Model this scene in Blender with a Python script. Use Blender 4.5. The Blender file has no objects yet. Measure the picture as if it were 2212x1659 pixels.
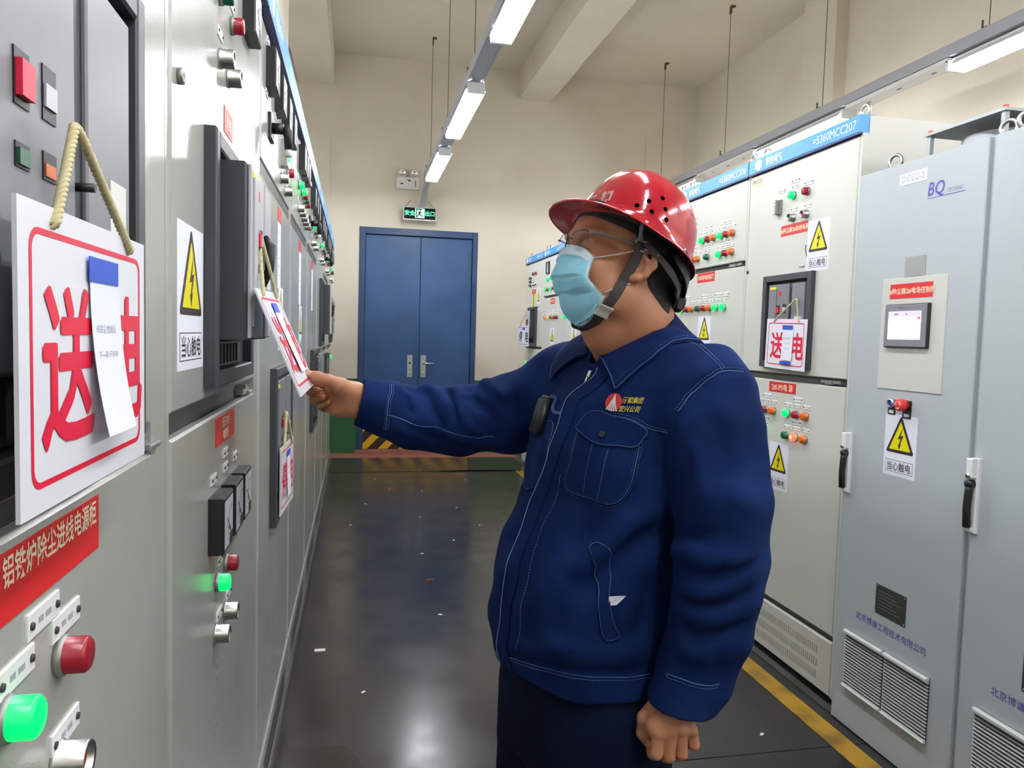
import bpy, bmesh, math, random
import numpy as np
from mathutils import Vector, Matrix
random.seed(7)
SC = bpy.context.scene
COL = SC.collection
PI = math.pi

# ------------------------------------------------------------ camera, light, exposure
cam_data = bpy.data.cameras.new('camera')
cam = bpy.data.objects.new('camera', cam_data)
COL.objects.link(cam)
cam_data.sensor_fit = 'HORIZONTAL'
cam_data.sensor_width = 36.0
cam_data.lens = 1620.0 / 2212.0 * 36.0
cam_data.clip_start = 0.05
cam.matrix_world = Matrix(((0.9787361, -0.01457931, -0.20460473, 0.0),
                           (-0.20320382, 0.06723213, -0.9768255, 0.0),
                           (0.02799745, 0.99763084, 0.06283994, 1.45),
                           (0, 0, 0, 1)))
SC.camera = cam
SC.view_settings.view_transform = 'Standard'
SC.view_settings.look = 'None'
SC.view_settings.gamma = 1.0
SC.view_settings.use_curve_mapping = False
SC.view_settings.exposure = 0.0
SC.cycles.use_denoising = True
SC.cycles.max_bounces = 7
SC.cycles.diffuse_bounces = 4
SC.cycles.sample_clamp_indirect = 8.0
world = bpy.data.worlds.new('world')
SC.world = world
world.use_nodes = True
world.node_tree.nodes['Background'].inputs[0].default_value = (0.75, 0.82, 1.0, 1)
world.node_tree.nodes['Background'].inputs[1].default_value = 0.06
TUBE = 84.0         # tube radiance

# ------------------------------------------------------------ materials
MATS = {}
def mat(name, col=(0.8, 0.8, 0.8), rough=0.5, metal=0.0, emit=None, es=0.0, bump=None, spec=0.5, coat=0.0,
        trans=0.0, alpha=1.0, var=None, sheen=0.0, sss=0.0):
    if name in MATS: return MATS[name]
    m = bpy.data.materials.new(name); m.use_nodes = True
    nt = m.node_tree; b = nt.nodes['Principled BSDF']
    b.inputs['Base Color'].default_value = (*col, 1)
    b.inputs['Roughness'].default_value = rough
    b.inputs['Metallic'].default_value = metal
    b.inputs['Specular IOR Level'].default_value = spec
    b.inputs['Coat Weight'].default_value = coat
    b.inputs['Transmission Weight'].default_value = trans
    b.inputs['Alpha'].default_value = alpha
    b.inputs['Sheen Weight'].default_value = sheen
    if sss:
        b.inputs['Subsurface Weight'].default_value = sss
        b.inputs['Subsurface Radius'].default_value = (1.0, 0.35, 0.2)
        b.inputs['Subsurface Scale'].default_value = 0.008
    if emit:
        b.inputs['Emission Color'].default_value = (*emit, 1)
        b.inputs['Emission Strength'].default_value = es
    tc = nt.nodes.new('ShaderNodeTexCoord')
    if var:      # (scale, other colour, low, high)
        n = nt.nodes.new('ShaderNodeTexNoise'); n.inputs['Scale'].default_value = var[0]
        n.inputs['Detail'].default_value = 6
        r = nt.nodes.new('ShaderNodeMapRange')
        r.inputs[1].default_value = var[2]; r.inputs[2].default_value = var[3]
        mx = nt.nodes.new('ShaderNodeMix'); mx.data_type = 'RGBA'
        mx.inputs[6].default_value = (*col, 1); mx.inputs[7].default_value = (*var[1], 1)
        nt.links.new(tc.outputs['Object'], n.inputs['Vector'])
        nt.links.new(n.outputs[0], r.inputs[0]); nt.links.new(r.outputs[0], mx.inputs[0])
        nt.links.new(mx.outputs[2], b.inputs['Base Color'])
    if bump:     # (scale, strength, distance)
        n = nt.nodes.new('ShaderNodeTexNoise'); n.inputs['Scale'].default_value = bump[0]
        n.inputs['Detail'].default_value = 3
        bp = nt.nodes.new('ShaderNodeBump'); bp.inputs['Strength'].default_value = bump[1]
        bp.inputs['Distance'].default_value = bump[2]
        nt.links.new(tc.outputs['Object'], n.inputs['Vector'])
        nt.links.new(n.outputs[0], bp.inputs['Height']); nt.links.new(bp.outputs[0], b.inputs['Normal'])
    MATS[name] = m
    return m

def M(n): return MATS[n]
mat('cab_left', (0.42, 0.43, 0.40), 0.18, bump=(420, 0.22, 0.001), var=(2.2, (0.37, 0.38, 0.35), 0.35, 0.75))
mat('cab_mcc', (0.64, 0.64, 0.585), 0.34, bump=(420, 0.12, 0.001), var=(1.7, (0.59, 0.59, 0.53), 0.35, 0.75))
mat('cab_bq', (0.47, 0.51, 0.53), 0.42, bump=(500, 0.12, 0.001), var=(1.4, (0.44, 0.48, 0.50), 0.35, 0.75))
mat('cab_dark', (0.10, 0.10, 0.09), 0.6)
mat('seam', (0.03, 0.03, 0.028), 0.7)
mat('header_blue', (0.045, 0.30, 0.66), 0.35)
mat('header_dark', (0.01, 0.02, 0.16), 0.4)
mat('header_text', (0.80, 0.90, 1.0), 0.4)
mat('black', (0.012, 0.012, 0.014), 0.42)
mat('black_matt', (0.02, 0.02, 0.022), 0.75)
mat('frame_grey', (0.045, 0.048, 0.055), 0.42, bump=(600, 0.1, 0.001))
mat('brk_dark', (0.055, 0.058, 0.068), 0.36)
mat('brk_grey', (0.20, 0.205, 0.225), 0.38)
mat('brk_light', (0.50, 0.51, 0.54), 0.3)
mat('chrome', (0.75, 0.75, 0.72), 0.25, metal=1.0)
mat('steel', (0.62, 0.62, 0.60), 0.33, metal=1.0)
mat('steel_dull', (0.33, 0.34, 0.32), 0.5, metal=0.7)
mat('white', (0.82, 0.82, 0.82), 0.45)
mat('offwhite', (0.72, 0.72, 0.68), 0.45)
mat('cream_plate', (0.68, 0.62, 0.48), 0.5)
mat('paper', (0.80, 0.82, 0.90), 0.6)
mat('board_white', (0.80, 0.80, 0.87), 0.28)
mat('ink', (0.03, 0.03, 0.035), 0.5)
mat('ink_soft', (0.35, 0.36, 0.42), 0.6)
mat('red_label', (0.66, 0.022, 0.022), 0.4)
mat('label_text', (0.88, 0.70, 0.50), 0.5)
mat('sign_red', (0.74, 0.012, 0.055), 0.35)
mat('tape_blue', (0.02, 0.085, 0.55), 0.5)
mat('warn_yellow', (0.80, 0.72, 0.0), 0.4)
mat('warn_black', (0.035, 0.015, 0.02), 0.5)
mat('g_on', (0.0, 0.5, 0.1), 0.3, emit=(0.0, 1.0, 0.16), es=1.15)
mat('g_on_hot', (0.1, 0.7, 0.3), 0.3, emit=(0.1, 1.0, 0.40), es=1.3)
mat('g_off', (0.01, 0.11, 0.055), 0.3)
mat('r_off', (0.30, 0.012, 0.025), 0.28)
mat('r_on', (0.8, 0.05, 0.02), 0.3, emit=(1.0, 0.10, 0.04), es=2.2)
mat('r_hot', (0.8, 0.4, 0.2), 0.3, emit=(1.0, 0.45, 0.25), es=2.2)
mat('o_off', (0.72, 0.15, 0.01), 0.3)
mat('screen', (0.7, 0.7, 0.8), 0.3, emit=(0.86, 0.86, 1.0), es=0.95)
mat('screen_bar', (0.5, 0.45, 0.6), 0.3, emit=(0.60, 0.55, 0.70), es=0.7)
mat('hmi_grey', (0.22, 0.22, 0.25), 0.4)
mat('blue_btn', (0.02, 0.02, 0.30), 0.35)
mat('bq_ink', (0.09, 0.075, 0.42), 0.5)
mat('bq_ink2', (0.24, 0.26, 0.42), 0.5)
mat('estop_red', (0.72, 0.04, 0.04), 0.32)
mat('grille', (0.66, 0.68, 0.68), 0.4)
mat('rope', (0.58, 0.52, 0.30), 0.8)
mat('rope_dark', (0.30, 0.27, 0.15), 0.8)
mat('plate_dark', (0.06, 0.06, 0.055), 0.45, metal=0.3)
mat('plate_grey', (0.42, 0.42, 0.40), 0.4, metal=0.5)
mat('meter_face', (0.72, 0.75, 0.78), 0.25)
mat('tube', (1, 1, 1), 0.3, emit=(0.93, 0.96, 1.0), es=TUBE)
mat('fixture', (0.80, 0.81, 0.83), 0.4)
mat('trunk', (0.40, 0.41, 0.46), 0.45)
mat('rust', (0.10, 0.075, 0.05), 0.8)
mat('door_blue', (0.022, 0.075, 0.20), 0.38, var=(3.0, (0.026, 0.088, 0.23), 0.4, 0.6), bump=(30, 0.05, 0.01))
mat('door_frame_blue', (0.018, 0.05, 0.14), 0.4)
mat('hazard_yellow', (0.75, 0.42, 0.01), 0.5)
mat('hazard_black', (0.03, 0.015, 0.012), 0.5)
mat('pink', (0.36, 0.13, 0.10), 0.65, var=(9, (0.28, 0.11, 0.085), 0.4, 0.6))
mat('stripe_yellow', (0.42, 0.235, 0.015), 0.35, var=(7, (0.20, 0.11, 0.01), 0.42, 0.62))
mat('exit_black', (0.012, 0.02, 0.018), 0.8, spec=0.1)
mat('exit_green', (0.0, 0.6, 0.3), 0.3, emit=(0.05, 1.0, 0.42), es=1.1)
mat('exit_pale', (0.5, 0.9, 0.7), 0.3, emit=(0.35, 1.0, 0.62), es=1.15)
mat('green_led', (0.1, 0.9, 0.3), 0.3, emit=(0.05, 1.0, 0.35), es=1.6)

# ------------------------------------------------------------ mesh helper
class MB:
    def __init__(s): s.v = []; s.f = []; s.m = []; s.sm = []
    def add(s, vs, fs, mi=0, smooth=False):
        k = len(s.v); s.v += [tuple(v) for v in vs]
        for f in fs: s.f.append([i + k for i in f]); s.m.append(mi); s.sm.append(smooth)
        return s
    def box(s, x0, x1, y0, y1, z0, z1, mi=0):
        vs = [(x, y, z) for x in (x0, x1) for y in (y0, y1) for z in (z0, z1)]
        return s.add(vs, [(0, 1, 3, 2), (4, 6, 7, 5), (0, 4, 5, 1), (2, 3, 7, 6), (0, 2, 6, 4), (1, 5, 7, 3)], mi)
    def cbox(s, u0, u1, v0, v1, w0, w1, c=0.003, mi=0):      # box whose front (w1) edges are chamfered
        a = [(u0, v0), (u1, v0), (u1, v1), (u0, v1)]
        b = [(u0 + c, v0 + c), (u1 - c, v0 + c), (u1 - c, v1 - c), (u0 + c, v1 - c)]
        vs = [(x, y, w0) for x, y in a] + [(x, y, w1 - c) for x, y in a] + [(x, y, w1) for x, y in b]
        fs = [(3, 2, 1, 0), (8, 9, 10, 11)]
        for i in range(4):
            j = (i + 1) % 4
            fs += [(i, j, j + 4, i + 4), (i + 4, j + 4, j + 8, i + 8)]
        return s.add(vs, fs, mi)
    def frame(s, u0, u1, v0, v1, t, w0, w1, mi=0, c=0.002):
        s.cbox(u0, u0 + t, v0, v1, w0, w1, c, mi); s.cbox(u1 - t, u1, v0, v1, w0, w1, c, mi)
        s.cbox(u0 + t, u1 - t, v0, v0 + t, w0, w1, c, mi); s.cbox(u0 + t, u1 - t, v1 - t, v1, w0, w1, c, mi)
        return s
    def prism(s, poly, w0, w1, mi=0, mi_side=None):
        n = len(poly)
        s.add([(x, y, w0) for x, y in poly] + [(x, y, w1) for x, y in poly], [list(range(n))[::-1], list(range(n, 2 * n))], mi)
        k = len(s.v) - 2 * n
        for i in range(n):
            j = (i + 1) % n
            s.f.append([k + i, k + j, k + j + n, k + i + n]); s.m.append(mi if mi_side is None else mi_side); s.sm.append(False)
        return s
    def lathe(s, prof, n=20, mi=0, c=(0, 0), mis=None, smooth=True, axis='w'):   # prof: (r, w) list, around w
        base = []
        for r, w in prof:
            for i in range(n):
                a = 2 * PI * i / n
                base.append((c[0] + r * math.cos(a), c[1] + r * math.sin(a), w))
        k = len(s.v); s.v += base
        for q in range(len(prof) - 1):
            for i in range(n):
                j = (i + 1) % n
                s.f.append([k + q * n + i, k + q * n + j, k + (q + 1) * n + j, k + (q + 1) * n + i])
                s.m.append(mis[q] if mis else mi); s.sm.append(smooth)
        if prof[0][0] > 1e-6: s.f.append([k + i for i in range(n)][::-1]); s.m.append(mis[0] if mis else mi); s.sm.append(False)
        if prof[-1][0] > 1e-6: s.f.append([k + (len(prof) - 1) * n + i for i in range(n)]); s.m.append(mis[-1] if mis else mi); s.sm.append(False)
        return s
    def tube(s, pts, r, n=8, mi=0, closed=False):
        pts = [Vector(p) for p in pts]; N = len(pts); up = None; ring = []
        k = len(s.v)
        for i, p in enumerate(pts):
            a = pts[(i - 1) % N] if (i > 0 or closed) else p
            b = pts[(i + 1) % N] if (i < N - 1 or closed) else p
            t = (b - a).normalized() if (b - a).length > 1e-9 else Vector((0, 0, 1))
            if up is None: up = t.orthogonal().normalized()
            up = (up - t * up.dot(t))
            up = up.normalized() if up.length > 1e-6 else t.orthogonal().normalized()
            sd = t.cross(up); rr = r[i] if isinstance(r, (list, tuple)) else r
            for q in range(n):
                an = 2 * PI * q / n
                s.v.append(tuple(p + (up * math.cos(an) + sd * math.sin(an)) * rr))
        for i in range(N if closed else N - 1):
            i2 = (i + 1) % N
            for q in range(n):
                q2 = (q + 1) % n
                s.f.append([k + i * n + q, k + i * n + q2, k + i2 * n + q2, k + i2 * n + q]); s.m.append(mi); s.sm.append(True)
        if not closed:
            s.f.append([k + q for q in range(n)][::-1]); s.m.append(mi); s.sm.append(False)
            s.f.append([k + (N - 1) * n + q for q in range(n)]); s.m.append(mi); s.sm.append(False)
        return s
    def text(s, body, size, x, y, w, mi=0, align='CENTER', bold=0.0, sx=1.0, shear=0.0):
        vs, fs = text_geo(body, bold)
        if not vs: return s
        xs = [v[0] for v in vs]; ys = [v[1] for v in vs]
        cx = (min(xs) + max(xs)) / 2 if align == 'CENTER' else min(xs)
        cy = (min(ys) + max(ys)) / 2
        return s.add([(x + (v[0] - cx + shear * (v[1] - cy)) * size * sx, y + (v[1] - cy) * size, w) for v in vs], fs, mi)
    def mesh(s, name, mats):
        me = bpy.data.meshes.new(name)
        me.from_pydata(s.v, [], s.f)
        for m in mats: me.materials.append(M(m) if isinstance(m, str) else m)
        me.polygons.foreach_set('material_index', s.m)
        me.polygons.foreach_set('use_smooth', s.sm)
        me.validate(); me.update()
        return me
    def build(s, name, mats, parent=None, loc=(0, 0, 0), rot=None, **kw):
        o = place(name, s.mesh(name, mats if isinstance(mats, (list, tuple)) else [mats]), parent, loc, rot)
        return tag(o, **kw)

_tx = {}
def text_geo(body, bold=0.0):
    k = (body, bold)
    if k not in _tx:
        c = bpy.data.curves.new('lettering', 'FONT'); c.body = body; c.offset = bold; c.resolution_u = 2
        o = bpy.data.objects.new('lettering', c); COL.objects.link(o)
        dg = bpy.context.evaluated_depsgraph_get(); dg.update()
        me = bpy.data.meshes.new_from_object(o.evaluated_get(dg))
        _tx[k] = ([tuple(v.co)[:2] for v in me.vertices], [list(p.vertices) for p in me.polygons])
        bpy.data.objects.remove(o); bpy.data.curves.remove(c); bpy.data.meshes.remove(me)
    return _tx[k]

def place(name, me, parent=None, loc=(0, 0, 0), rot=None):
    o = bpy.data.objects.new(name, me); COL.objects.link(o)
    if rot is not None: o.matrix_local = Matrix.Translation(loc) @ rot.to_4x4()
    else: o.location = loc
    if parent is not None: o.parent = parent
    return o

def tag(o, label=None, cat=None, group=None, kind=None):
    if label: o['label'] = label
    if cat: o['category'] = cat
    if group: o['group'] = group
    if kind: o['kind'] = kind
    return o
def empty(name, loc, rot=None, **kw):
    o = place(name, None, None, loc, rot); o.empty_display_size = 0.1
    return tag(o, **kw)
def rings(pts):   # closed polygon -> centre helper
    return sum(p[0] for p in pts) / len(pts), sum(p[1] for p in pts) / len(pts)

# local frames (u to the right as one faces the surface, v up, w towards the aisle)
R_LEFT = Matrix(((0, 0, 1), (1, 0, 0), (0, 1, 0)))
R_RIGHT = Matrix(((0, 0, -1), (-1, 0, 0), (0, 1, 0)))
R_BACK = Matrix(((1, 0, 0), (0, 0, -1), (0, 1, 0)))

# ------------------------------------------------------------ the room
XW0, XW1, YW0, YW1, ZC = -1.75, 4.23, -3.2, 9.13, 4.67
def wall_material():
    m = bpy.data.materials.new('wall_paint'); m.use_nodes = True; nt = m.node_tree; b = nt.nodes['Principled BSDF']
    b.inputs['Roughness'].default_value = 0.75
    tc = nt.nodes.new('ShaderNodeTexCoord'); sp = nt.nodes.new('ShaderNodeSeparateXYZ')
    nt.links.new(tc.outputs['Object'], sp.inputs[0])
    n = nt.nodes.new('ShaderNodeTexNoise'); n.inputs['Scale'].default_value = 1.1; n.inputs['Detail'].default_value = 8
    nt.links.new(tc.outputs['Object'], n.inputs['Vector'])
    r = nt.nodes.new('ShaderNodeMapRange'); r.inputs[1].default_value = .45; r.inputs[2].default_value = .72
    nt.links.new(n.outputs[0], r.inputs[0])
    cr = nt.nodes.new('ShaderNodeMix'); cr.data_type = 'RGBA'
    cr.inputs[6].default_value = (0.74, 0.675, 0.575, 1); cr.inputs[7].default_value = (0.66, 0.59, 0.48, 1)
    nt.links.new(r.outputs[0], cr.inputs[0])
    g = nt.nodes.new('ShaderNodeMix'); g.data_type = 'RGBA'; g.inputs[7].default_value = (0.022, 0.115, 0.035, 1)
    lt = nt.nodes.new('ShaderNodeMath'); lt.operation = 'LESS_THAN'; lt.inputs[1].default_value = 0.90
    nt.links.new(sp.outputs[2], lt.inputs[0]); nt.links.new(lt.outputs[0], g.inputs[0])
    nt.links.new(cr.outputs[2], g.inputs[6]); nt.links.new(g.outputs[2], b.inputs['Base Color'])
    return m
MATS['wall'] = wall_material()
def ceiling_material():
    return mat('ceiling_paint', (0.77, 0.70, 0.60), 0.85, var=(0.9, (0.68, 0.61, 0.51), 0.4, 0.7))
ceiling_material()
def floor_material():
    """black rubber sheet, brown with dust near the door and at the left, lightened there in place of reflected light"""
    m = bpy.data.materials.new('rubber_floor'); m.use_nodes = True; nt = m.node_tree; b = nt.nodes['Principled BSDF']
    tc = nt.nodes.new('ShaderNodeTexCoord'); sp = nt.nodes.new('ShaderNodeSeparateXYZ'); nt.links.new(tc.outputs['Object'], sp.inputs[0])
    def noise(sc, det):
        n = nt.nodes.new('ShaderNodeTexNoise'); n.inputs['Scale'].default_value = sc; n.inputs['Detail'].default_value = det
        nt.links.new(tc.outputs['Object'], n.inputs['Vector']); return n.outputs[0]
    def mr(x, a, c, lo=0.0, hi=1.0):
        r = nt.nodes.new('ShaderNodeMapRange'); r.interpolation_type = 'SMOOTHSTEP'
        for k, v in ((1, a), (2, c), (3, lo), (4, hi)): r.inputs[k].default_value = v
        nt.links.new(x, r.inputs[0]); return r.outputs[0]
    def math2(op, x, y):
        q = nt.nodes.new('ShaderNodeMath'); q.operation = op; nt.links.new(x, q.inputs[0])
        if isinstance(y, float): q.inputs[1].default_value = y
        else: nt.links.new(y, q.inputs[1])
        return q.outputs[0]
    def mix(f, a, c):
        x = nt.nodes.new('ShaderNodeMix'); x.data_type = 'RGBA'; nt.links.new(f, x.inputs[0])
        for k, v in ((6, a), (7, c)):
            if isinstance(v, tuple): x.inputs[k].default_value = (*v, 1)
            else: nt.links.new(v, x.inputs[k])
        return x.outputs[2]
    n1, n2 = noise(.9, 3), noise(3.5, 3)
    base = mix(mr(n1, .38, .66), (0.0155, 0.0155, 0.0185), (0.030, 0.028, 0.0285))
    edge = math2('ADD', sp.outputs[0], math2('MULTIPLY', n2, .5))           # browner next to the left cabinets, lightened in place of reflected wall light
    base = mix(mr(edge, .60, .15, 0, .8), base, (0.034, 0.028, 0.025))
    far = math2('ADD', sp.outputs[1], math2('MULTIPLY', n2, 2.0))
    base = mix(mr(far, 5.5, 8.6, 0, .85), base, (0.060, 0.050, 0.040))  # brown dust towards the door, its colour lightened to make up for weak reflection
    nt.links.new(base, b.inputs['Base Color'])
    nt.links.new(mr(n2, .35, .65, .18, .26), b.inputs['Roughness']); b.inputs['Specular IOR Level'].default_value = .34
    return m
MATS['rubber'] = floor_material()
mat('concrete', (0.09, 0.085, 0.08), 0.6, var=(2, (0.06, 0.055, 0.05), 0.4, 0.6))

def struct(name, mb, mats, **kw): return mb.build(name, mats, kind='structure', **kw)
struct('floor', MB().box(XW0, XW1, YW0, YW1, -0.12, -0.006), 'concrete')
struct('ceiling', MB().box(XW0 - .1, XW1 + .1, YW0 - .1, YW1 + .1, ZC, ZC + .15), 'ceiling_paint')
struct('wall_left', MB().box(XW0 - .15, XW0, YW0, YW1, 0, ZC), 'wall')
w = MB(); w.box(XW1, XW1 + .15, YW0, YW1, 0, ZC)
w.box(XW1 - .12, XW1, 6.1, 6.6, 0, ZC); w.box(XW1 - .12, XW1, 2.3, 2.8, 0, ZC)
struct('wall_right', w, 'wall')
struct('wall_front', MB().box(XW0 - .15, XW1 + .15, YW0 - .15, YW0, 0, ZC), 'wall')
DX0, DX1, DZ1 = 0.024, 1.437, 2.70
w = MB(); w.box(XW0 - .15, DX0, YW1, YW1 + .2, 0, ZC); w.box(DX1, XW1 + .15, YW1, YW1 + .2, 0, ZC)
w.box(DX0, DX1, YW1, YW1 + .2, DZ1, ZC)
w.box(-0.80, -0.327, YW1 - .03, YW1, 0, 3.72); w.box(3.55, 4.06, YW1 - .02, YW1, 0, 4.02)
struct('wall_back', w, 'wall')
struct('ceiling_beam', MB().box(-0.69, -0.29, YW0, YW1, 4.30, ZC), 'ceiling_paint')
struct('ceiling_beam', MB().box(1.90, 2.30, YW0, YW1, 4.34, ZC), 'ceiling_paint')
struct('ceiling_beam', MB().box(2.30, XW1, 3.1, 3.5, 4.34, ZC), 'ceiling_paint')
struct('trim_1', MB().box(-1.7, 1.93, 8.77, YW1, -0.006, 0.004).box(DX0 - .02, DX1 + .02, 9.02, YW1 + .1, 0.004, 0.045), 'pink')
struct('trim_2', MB().box(1.71, 1.80, -1.0, 8.77, 0.0005, 0.003), 'stripe_yellow')
# rubber mats laid on the floor
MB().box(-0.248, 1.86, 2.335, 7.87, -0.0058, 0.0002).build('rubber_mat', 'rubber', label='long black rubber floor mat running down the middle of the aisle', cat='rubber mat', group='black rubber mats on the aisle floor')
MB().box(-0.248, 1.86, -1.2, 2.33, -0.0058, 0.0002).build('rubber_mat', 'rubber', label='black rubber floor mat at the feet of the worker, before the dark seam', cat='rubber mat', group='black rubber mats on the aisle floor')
b = MB(); n = 24
for i in range(n):       # the edge lifts a little on its right-hand half
    xa, xb = -0.25 + 2.11 * i / n, -0.25 + 2.11 * (i + 1) / n
    za = 0.012 * max(0, math.sin(PI * min(1, max(0, (xa - .78) / 1.08)))); zb = 0.012 * max(0, math.sin(PI * min(1, max(0, (xb - .78) / 1.08))))
    b.add([(xa, 7.88, za), (xb, 7.88, zb), (xb, 8.77, 0), (xa, 8.77, 0), (xa, 7.88, za + .004), (xb, 7.88, zb + .004), (xb, 8.77, .004), (xa, 8.77, .004)],
          [(0, 3, 2, 1), (4, 5, 6, 7), (0, 1, 5, 4), (2, 3, 7, 6)], 0)
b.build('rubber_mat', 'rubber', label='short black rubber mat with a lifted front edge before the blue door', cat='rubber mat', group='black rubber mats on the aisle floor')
# ------------------------------------------------------------ double door
dr = empty('door_1', (0, YW1, 0), R_BACK, kind='structure')
mid = (DX0 + DX1) / 2 + .02
b = MB(); b.cbox(DX0, DX0 + .07, 0.045, DZ1, -.1, .012, .004); b.cbox(DX1 - .06, DX1, 0.045, DZ1, -.1, .012, .004)
b.cbox(DX0 + .07, DX1 - .06, DZ1 - .08, DZ1, -.1, .012, .004)
b.build('door_frame', 'door_frame_blue', dr)
def leaf(u0, u1, nm):
    b = MB(); b.cbox(u0 + .003, u1 - .003, .05, DZ1 - .085, -.07, -.025, .004)
    L = b.build('door_leaf', ['door_blue'], dr)
    return L
LL = leaf(DX0 + .07, mid, 'l'); LR = leaf(mid, DX1 - .06, 'r')
def hazard(u0, u1, parent):
    b = MB(); b.box(u0, u1, .05, .50, -.026, -.018, 1)
    s = 0.245
    for k in range(-3, 8):
        a = u0 + k * s * 1.0
        poly = [(a, .05), (a + .115, .05), (a + .115 + .42, .47), (a + .42, .47)]
        # clip to board
        def clip(p, x, keep_gt):
            out = []
            for i in range(len(p)):
                A, B = p[i], p[(i + 1) % len(p)]
                ia = (A[0] >= x) == keep_gt; ib = (B[0] >= x) == keep_gt
                if ia: out.append(A)
                if ia != ib:
                    t = (x - A[0]) / (B[0] - A[0]); out.append((x, A[1] + t * (B[1] - A[1])))
            return out
        p = clip(poly, u0 + .008, True)
        if len(p) >= 3: p = clip(p, u1 - .008, False)
        if len(p) >= 3: b.prism(p, -.018, -.0165, 0)
    b.build('hazard_board', ['hazard_yellow', 'hazard_black'], parent)
hazard(DX0 + .005, mid, LL); hazard(mid, DX1 - .005, LR)
def esc(u, lever, parent):
    b = MB(); b.cbox(u - .032, u + .032, .925, 1.195, -.025, -.017, .003)
    for v in (.96, 1.02, 1.16): b.lathe([(0.006, -.017), (.006, -.0145), (0, -.0145)], 8, 1, (u, v))
    b.lathe([(.012, -.017), (.012, -.010), (0, -.010)], 12, 1 if not lever else 0, (u, 1.10))
    if lever: b.tube([(u, 1.10, -.017), (u, 1.10, .03), (u + .02, 1.10, .038), (u + .12, 1.095, .038)], .010, 8)
    b.build('door_handle', ['steel', 'black'], parent)
esc(.643, False, LL); esc(.805, True, LR)

# ------------------------------------------------------------ exit sign, emergency lamp
t = empty('exit_sign', (0.715, YW1 - .14, 2.87), R_BACK, label='black hanging sign with glowing green running man and characters over the blue door', cat='exit sign')
b = MB(); b.cbox(-.185, .185, -.07, .062, -.012, .012, .003, 0); b.box(-.19, .19, -.085, -.07, -.016, .016, 1)
b.box(-.19, .19, .062, .07, -.014, .014, 1); b.box(-.192, -.184, -.08, .07, -.013, .013, 1); b.box(.184, .192, -.08, .07, -.013, .013, 1)
b.build('sign_panel', ['exit_black', 'offwhite'], t)
b = MB(); b.text('安全', .062, -.115, .0, .0128, 0, bold=.02); b.text('出口', .062, .118, .0, .0128, 0, bold=.02)
b.box(-.055, .055, -.055, .055, .012, .0125, 1)
def fig(b, pts, w, mi): # strokes of the running man as flat bars
    for (x0, y0), (x1, y1), t in pts:
        d = Vector((x1 - x0, y1 - y0)); nn = Vector((-d.y, d.x)).normalized() * t / 2
        b.prism([(x0 + nn.x, y0 + nn.y), (x0 - nn.x, y0 - nn.y), (x1 - nn.x, y1 - nn.y), (x1 + nn.x, y1 + nn.y)][::-1], w, w + .0004, mi)
fig(b, [((-.04, .05), (-.04, -.05), .012), ((-.04, .045), (.03, .045), .012), ((.0, .02), (-.005, -.012), .022), ((-.005, -.012), (-.025, -.03), .012), ((-.025, -.03), (-.03, -.048), .01),
        ((.0, -.012), (.02, -.03), .012), ((.02, -.03), (.04, -.038), .01), ((0, .018), (.028, .005), .009), ((0, .015), (-.028, .008), .009), ((.0, .027), (.006, .038), .016)], .0127, 2)
b.build('lit_picture', ['exit_green', 'exit_pale', 'exit_black'], t)
for sx in (-1, 1):
    b = MB(); b.tube([(sx * .17, .07, 0), (sx * .105, .155, -.06), (sx * .105, .155, -.138)], .0035, 6)
    b.build('wire_bracket', 'steel_dull', t)
t = empty('emergency_lamp', (0.578, YW1, 3.26), R_BACK, label='white emergency light box with two round lamp heads left above the door', cat='emergency light')
b = MB(); b.cbox(-.13, .13, -.105, .035, 0, .07, .006); b.box(-.02, .02, .0, .008, .07, .071, 1); b.box(-.09, -.06, -.05, -.035, .07, .071, 1); b.box(-.0, .03, -.012, .002, .07, .071, 1); b.box(.075, .095, -.075, .0, .07, .0705, 2)
b.build('housing', ['white', 'ink', 'ink_soft'], t)
for sx in (-.07, .07):
    b = MB(); b.lathe([(.02, .0), (.045, .02), (.05, .06), (.046, .066), (.03, .05), (0, .045)], 20, 0, (sx, .08), mis=[0, 0, 0, 1, 1])
    b.build('lamp_head', ['white', 'chrome'], t)
# curved cable duct from the light trunk to the wall above the exit sign
b = MB(); pts = [(.775, 8.66, 3.20), (.775, 8.86, 3.19), (.77, 8.98, 3.10), (.76, 9.03, 3.0), (.73, 9.05, 2.94), (.66, 9.09, 2.90)]
b.tube(pts, [.035, .036, .038, .04, .036, .03], 10)
b.build('cable_conduit', 'trunk', label='grey flexible conduit curving down from the light trunking to the exit sign', cat='conduit')

# ------------------------------------------------------------ suspended lights
def trunk(x, z, y0, y1, label, rods):
    t = empty('light_trunking', (x, 0, z), label=label, cat='light trunking', group='suspended light trunking')
    b = MB(); b.box(-.05, .05, y0, y1, .075, .135); b.box(-.058, -.05, y0, y1, .07, .14); b.box(.05, .058, y0, y1, .07, .14)
    b.build('channel', 'trunk', t)
    for y in rods:
        top = ZC - z
        b = MB(); b.tube([(0, y, .135), (0, y, top - .06)], .0028, 6); b.box(-.03, .03, y - .012, y + .012, .135, .16); b.tube([(-.045, y, .14), (-.045, y, .19)], .006, 6)
        b.box(-.005, .04, y - .02, y + .02, top - .012, top); b.box(-.006, .006, y - .018, y + .018, top - .075, top - .01)
        b.build('hanger_rod', 'rust', t)
    return t
rods = [8.39, 6.83, 5.27, 3.72, 2.2, .6, -1.0]
trunk(.775, 3.11, -2.9, 8.6, 'grey light trunking hanging over the middle of the aisle towards the door', rods)
trunk(-1.25, 3.11, -2.0, 8.6, 'unseen grey trunking added behind the left cabinet row for the added lights', [7.5, 4.5, 1.5])  # unseen, added to carry the fill lights behind the left row
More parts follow.
